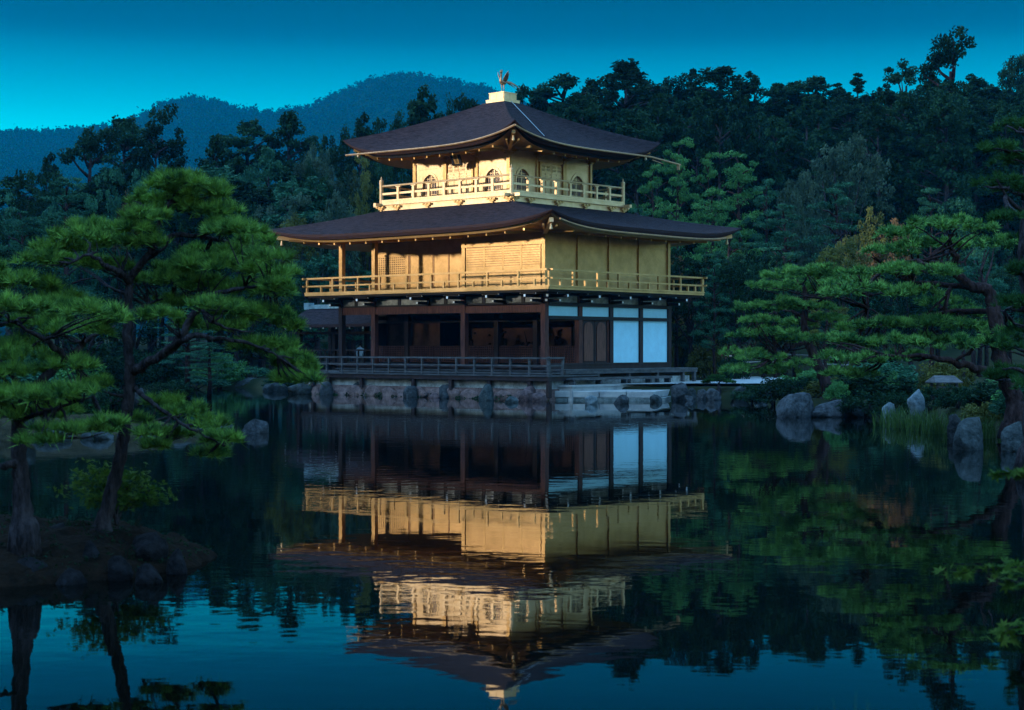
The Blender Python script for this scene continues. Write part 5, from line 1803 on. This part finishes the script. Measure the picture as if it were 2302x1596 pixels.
for i in range(26):
    px = 1480 + 860 * (i + R.random()) / 26
    plant(px, R.uniform(560, 660), R.uniform(80, 130), R.uniform(78, 92), R.choice(("broad", "layered")), R.choice((D_, D_, T_)), lab_b, "dim trees low behind the right garden")

gs = "low shrubs of the garden"
for a in (
    (1512, 715, 70, 84, O_, "olive bush just right of the white wall panels"),
    (1560, 742, 70, 84, Y_, "grey green bush second from the white wall panels"),
    (1596, 762, 84, 80, O_, "olive rounded bush with a thin stem by the rail fence"),
    (1650, 800, 70, 76, D_, "dark bush at the foot of the leaning layered pine's left pads"),
    (1740, 850, 110, 58, D_, "dark clipped hedge mound at the end of the gravel"),
    (1690, 868, 80, 60, D_, "dark creeping shrub over the rocks at the end of the gravel"),
    (1800, 862, 90, 55, D_, "dark shrub at the leaning layered pine's foot"),
    (1880, 880, 60, 50, G_, "small fresh green shrub between the two large grey boulders"),
    (1945, 878, 110, 48, D_, "dark mound shrub above the long low boulder"),
    (2010, 880, 90, 47, D_, "dark clipped shrub left of the pale standing stone"),
    (2150, 912, 80, 43, D_, "dark clipped shrub below the little roofed well"),
    (2210, 905, 110, 40, O_, "olive shrub at the foot of the largest right shore pine"),
    (2090, 915, 80, 45, D_, "low dark shrub right of the pale standing stone"),
    (640, 850, 90, 78, D_, "dark shrub on the far bank under the pine tip"),
    (570, 838, 100, 86, T_, "teal shrub on the far bank left of the pavilion base"),
    (505, 842, 90, 86, O_, "olive shrub at the far bank's left end"),
    (440, 850, 120, 80, T_, "teal mound shrub behind the forked pine's low branch"),
    (380, 862, 110, 66, D_, "dark mound shrub right of the pale pointed stone"),
    (255, 880, 140, 56, D_, "dark mound shrub behind the forked trunk"),
    (140, 900, 160, 52, D_, "dark shrub bank behind the broad low pine"),
    (30, 900, 150, 48, D_, "dark shrub at the left edge behind the broad low pine")):
    plant(a[0], a[1], a[2], a[3], "shrub", a[4], a[5], gs)
for i in range(26):
    u = i / 25
    q = [(10.6, 63), (10.6, 57), (10.0, 52), (12.2, 48), (13.0, 43), (12.6, 38), (12.2, 34)]
    k = min(5, int(u * 6))
    c = Vector((*q[k], 0)).lerp(Vector((*q[k + 1], 0)), u * 6 - k) + Vector((R.uniform(0.3, 3.2), R.uniform(-1, 1.5), 0))
    if 2040 < 1151 + c.x * FPX / c.y < 2190 and c.y < 51:
        continue
    plant(1151 + c.x * FPX / c.y, 780 + (EYE - 0.45 - R.uniform(0.5, 1.25)) * FPX / c.y, R.uniform(1.6, 3.0) * FPX / c.y, c.y, "shrub", R.choice((D_, D_, T_, O_, G_)),
          "low shrub in the planting under the right shore pines", "bank planting under the right shore pines")
for i in range(22):
    u = i / 21
    c = Vector((-13.5 - 5 * math.sin(u * 3.1) - R.uniform(0.5, 3.5), 42 + 42 * u, 0))
    plant(1151 + c.x * FPX / c.y, 780 + (EYE - 0.45 - R.uniform(0.8, 1.9)) * FPX / c.y, R.uniform(2.0, 3.6) * FPX / c.y, c.y, "shrub", R.choice((D_, T_, T_, G_)),
          "shrub in the planting on the left bank behind the pines", "bank planting left of the pavilion")
for lst in PROTO.values():
    for i, (root, ext) in enumerate(lst):
        if root.get("label") is None:
            for ch in list(root.children):
                bpy.data.objects.remove(ch)
            bpy.data.objects.remove(root)

# small leafy sapling on the near islet
def leaf_star(C, size, lobes=5):
    """little lobed leaves as thin triangles meeting at the stalk"""
    N = len(C)
    nrm = rng.normal(size=(N, 3)) * 0.55 + np.array([0, 0, 0.9])
    nrm /= np.linalg.norm(nrm, axis=1, keepdims=True)
    a = np.cross(nrm, rng.normal(size=(N, 3)))
    a /= np.linalg.norm(a, axis=1, keepdims=True)
    b = np.cross(nrm, a)
    s = size * rng.uniform(0.6, 1.15, (N, 1))
    tri = []
    for k in range(lobes):
        t = (k - (lobes - 1) / 2) * 0.72
        L = s * (1.0 - 0.12 * abs(k - (lobes - 1) / 2))
        dd = a * math.cos(t) + b * math.sin(t)
        ee = -a * math.sin(t) + b * math.cos(t)
        tri.append(np.stack([C, C + dd * L * 0.45 + ee * L * 0.15, C + dd * L, C + dd * L * 0.45 - ee * L * 0.15], 1))
    return np.concatenate(tri)


def sapling(name, label, cat, base, sprays, leaf, n, m, group=None):
    root = empty(name, base, 0, label, cat, group)
    st = MB()
    C = []
    for pts, spread in sprays:
        q = smooth_pts([Vector(p) - base for p in pts], 4)
        st.tube(q, [max(0.0035, 0.012 * (1 - i / len(q))) for i in range(len(q))], 6)
        Q = np.array([list(p) for p in q[len(q) // 3:]])
        for p in Q:
            k = max(3, n // len(Q))
            C.append(p + rng.normal(size=(k, 3)) * np.array([spread, spread, spread * 0.5]))
    st.build("stem", bark, root, smooth=True)
    np_mesh("leaves", leaf_star(np.concatenate(C), leaf), 4, m, root)
    return root


bs = P(262, 1180, 15.9)
sapling("maple_sapling", "fresh green leafy sapling behind the forked pine's trunk", "sapling", bs,
        [((bs, P(240, 1120, 16), P(205, 1085, 16.1), P(160, 1098, 16.1)), 0.09), ((bs, P(250, 1110, 16), P(232, 1070, 16.1), P(212, 1055, 16.2)), 0.10),
         ((bs, P(270, 1120, 16.1), P(300, 1090, 16.3), P(345, 1110, 16.4)), 0.10), ((bs, P(265, 1110, 16.2), P(280, 1075, 16.3), P(310, 1070, 16.3)), 0.09),
         ((bs, P(250, 1130, 15.9), P(220, 1120, 15.9), P(195, 1125, 15.8)), 0.08), ((bs, P(280, 1140, 16.1), P(320, 1120, 16.2), P(365, 1125, 16.2)), 0.07)],
        0.055, 190, leaf_near)
mbz = Vector((3.75, 8.25, 0.2))
sapling("maple_branch", "maple branches with star shaped leaves reaching in at the lower right edge", "branch", mbz,
        [((mbz, P(2420, 1120, 8.7), P(2340, 1075, 8.8), P(2285, 1064, 8.9), P(2236, 1066, 9.0)), 0.018),
         ((mbz, P(2400, 1290, 8.7), P(2310, 1275, 8.8), P(2230, 1280, 8.9), P(2140, 1292, 9.0)), 0.035),
         ((mbz, P(2400, 1330, 8.6), P(2330, 1320, 8.6), P(2260, 1300, 8.6)), 0.05),
         ((mbz, P(2420, 1400, 8.4), P(2350, 1400, 8.4), P(2280, 1410, 8.4), P(2250, 1430, 8.4)), 0.04)],
        0.062, 74, leaf_near)

# reeds along the right shore
grd = "reed clumps along the right shore"
for i, (px, py, n_, lab) in enumerate(((2002, 958, 34, "reed clump around the small pale stone"), (2032, 962, 30, "short reed clump right of the small pale stone"),
                                       (2078, 968, 36, "reed clump in front of the pale standing stone"), (2112, 975, 34, "tall reed clump left of the slim upright stone"),
                                       (2218, 985, 30, "dark reed clump behind the round dark boulder"))):
    p = waterline(px, py)
    V = []
    for k in range(n_ * 3):
        b0 = np.array([rng.normal() * 0.22, rng.normal() * 0.16, -0.1])
        h = rng.uniform(0.3, 0.62)
        bend = rng.normal(size=2) * 0.14
        t = np.array([b0[0] + bend[0], b0[1] + bend[1], h])
        m_ = (b0 + t) / 2 + np.array([-bend[0] * 0.2, -bend[1] * 0.2, 0.06])
        a = rng.uniform(0, 3.14)
        sd = np.array([math.cos(a), math.sin(a), 0]) * 0.011
        V.append([b0 - sd, b0 + sd, m_ + sd, m_ - sd])
        V.append([m_ - sd, m_ + sd, t + sd * 0.1, t - sd * 0.1])
    o = np_mesh("reed_clump", np.array(V), 4, reed_m)
    o.location = p
    tag(o, lab, "reeds", grd)
for i, (px, lab) in enumerate(((1890, "few grass blades poking up at the bottom edge, left of two"), (1942, "grass blade tips at the bottom edge, right of two"))):
    p = P(px, 1596, 4.9)
    V = []
    for k in range(9):
        b0 = np.array([rng.normal() * 0.03, rng.normal() * 0.05, 0.0])
        h = (p.z - 0.3) + rng.uniform(-0.05, 0.03)
        t = b0 + np.array([rng.normal() * 0.035, rng.normal() * 0.03, h])
        m_ = (b0 + t) / 2 + np.array([0, 0, 0.06])
        sd = np.array([0.0035, 0.002, 0])
        V += [[b0 - sd, b0 + sd, m_ + sd, m_ - sd], [m_ - sd, m_ + sd, t + sd * 0.1, t - sd * 0.1]]
    o = np_mesh("grass_tuft", np.array(V), 4, reed_m)
    o.location = (p.x, p.y, 0.3)
    tag(o, lab, "grass", "grass tufts at the bottom edge")

# rail fence, little roofed well and visitors behind the garden
FN = empty("rail_fence", (0, 0, 0), 0, "low pale rail fence running behind the shrubs right of the pavilion", "fence")
fa, fb = Vector((8.2, 90, 0)), Vector((17.5, 84, 0))
for k in range(9):
    p = fa.lerp(fb, k / 8)
    z0 = float(ground_h(p.x, p.y))
    MB().tube([(p.x, p.y, z0 - 0.2), (p.x, p.y, z0 + 1.25)], 0.05, 7).build("post", grey_wood, FN)
for hz_ in (0.75, 1.15):
    mb = MB()
    mb.tube([(fa.lerp(fb, t).x, fa.lerp(fb, t).y - 0.06, float(ground_h(*fa.lerp(fb, t)[:2])) + hz_) for t in np.linspace(0, 1, 12)], 0.045, 7)
    mb.build("rail", stone_pale, FN)
wp = P(2122, 886, 50)
wp.z = float(ground_h(wp.x, wp.y))
WH = empty("roofed_well", wp, 0.15, "little roofed well house behind the right shore pine", "well")
WH.scale = (0.72, 0.72, 0.8)
for x in (-0.42, 0.42):
    for y in (-0.35, 0.35):
        MB().box(x - 0.05, x + 0.05, y - 0.05, y + 0.05, -0.1, 0.72).build("post", grey_wood, WH)
MB().add([(-0.62, -0.55, 0.70), (0.62, -0.55, 0.70), (0.62, 0.55, 0.70), (-0.62, 0.55, 0.70), (-0.45, 0, 0.95), (0.45, 0, 0.95), (-0.62, -0.55, 0.66), (0.62, -0.55, 0.66), (0.62, 0.55, 0.66), (-0.62, 0.55, 0.66)],
         [(0, 1, 5, 4), (1, 2, 5), (2, 3, 4, 5), (3, 0, 4), (0, 6, 7, 1), (1, 7, 8, 2), (2, 8, 9, 3), (3, 9, 6, 0), (9, 8, 7, 6)]).build("roof", grey_wood, WH)
for z in (0.12, 0.30, 0.48):
    MB().box(-0.46, 0.46, -0.41, -0.37, z, z + 0.06).build("slat", grey_wood, WH)
MB().box(-0.4, 0.4, -0.3, 0.3, -0.1, 0.34).build("well_box", black_wood, WH)
MB().box(0.55, 1.5, -0.42, -0.36, 0.24, 0.29).build("side_rail", grey_wood, WH)


def visitor(px, d, top, trousers, label, hat=None):
    p = P(px, 780, d)
    gz = float(ground_h(p.x, d))
    root = empty("person", (p.x, d, gz), R.uniform(-0.6, 0.6) + 3.14, label, "person", "visitors on the garden path")
    me = bpy.data.meshes.new("body")
    J = [(0, 0, 0.95), (0, 0, 1.15), (0, 0, 1.38), (0, 0, 1.50), (0, 0.01, 1.62), (0.20, 0, 1.38), (0.26, 0.02, 1.12), (0.24, 0.12, 0.90), (-0.20, 0, 1.38), (-0.27, 0.0, 1.12), (-0.26, 0.10, 0.88),
         (0.09, 0, 0.90), (0.10, 0.02, 0.50), (0.10, 0, 0.08), (0.11, 0.13, 0.04), (-0.09, 0, 0.90), (-0.10, 0.04, 0.50), (-0.11, 0, 0.08), (-0.12, 0.13, 0.04)]
    E_ = [(0, 1), (1, 2), (2, 3), (3, 4), (2, 5), (5, 6), (6, 7), (2, 8), (8, 9), (9, 10), (0, 11), (11, 12), (12, 13), (13, 14), (0, 15), (15, 16), (16, 17), (17, 18)]
    rad = [.13, .13, .14, .055, .10, .065, .05, .035, .065, .05, .035, .095, .065, .045, .035, .095, .065, .045, .035]
    me.from_pydata(J, E_, [])
    o = bpy.data.objects.new("body", me)
    COL.objects.link(o)
    o.parent = root
    sk = o.modifiers.new("skin", "SKIN")
    for i, v in enumerate(me.skin_vertices[0].data):
        v.radius = (rad[i], rad[i] * 0.85)
        v.use_root = i == 0
    o.modifiers.new("sub", "SUBSURF").levels = 1
    me.materials.append(mat("skin_tone", (0.45, 0.28, 0.20), 0.6) if "skin_tone" not in MATS else MATS["skin_tone"])
    MB().lathe((0, 0, 0.86), [(0.17, 0), (0.165, 0.2), (0.19, 0.45), (0.20, 0.56), (0.10, 0.64)], 12).build("jacket", mat("cloth_" + top[0], top[1], 0.8), root, smooth=True)
    for s in (-1, 1):
        MB().tube([(0.09 * s, 0, 0.92), (0.10 * s, 0.02, 0.5), (0.105 * s, 0, 0.10)], [0.115, 0.085, 0.07], 9).build("trouser_leg", mat("cloth_" + trousers[0], trousers[1], 0.8), root, smooth=True)
        MB().tube([(0.19 * s, 0, 1.40), (0.265 * s, 0.01, 1.12), (0.25 * s, 0.10, 0.93)], [0.085, 0.065, 0.055], 9).build("sleeve", MATS["cloth_" + top[0]], root, smooth=True)
    MB().lathe((0, -0.01, 1.60), [(0.105, 0.0), (0.122, 0.06), (0.105, 0.12), (0.05, 0.155)], 10).build("hair", mat("hair_" + top[0], hat or (0.015, 0.012, 0.010), 0.7), root, smooth=True)


visitor(1621, 88, ("rose", (0.42, 0.16, 0.20)), ("navy", (0.02, 0.03, 0.07)), "visitor in a rose jacket behind the rail fence")
visitor(1569, 89, ("blue", (0.30, 0.45, 0.55)), ("black", (0.015, 0.015, 0.02)), "visitor in a pale blue jacket behind the bush by the white wall")
visitor(809, 104, ("white", (0.50, 0.55, 0.60)), ("brown", (0.06, 0.04, 0.03)), "visitor in a whitish coat seen through the open veranda")

# ---------------------------------------------------------------- thin evening air
hm = bpy.data.materials.new("evening_haze")
hm.use_nodes = True
n, l = hm.node_tree.nodes, hm.node_tree.links
n.remove(n["Principled BSDF"])
pv = n.new("ShaderNodeVolumePrincipled")
pv.inputs["Color"].default_value = (0.0, 0.42, 0.85, 1)
pv.inputs["Density"].default_value = 0.00015
l.new(pv.outputs[0], n["Material Output"].inputs["Volume"])
mb = MB().box(-760, 640, -120, 1720, -1.8, 300)
tag(mb.build("haze", hm), kind="stuff")
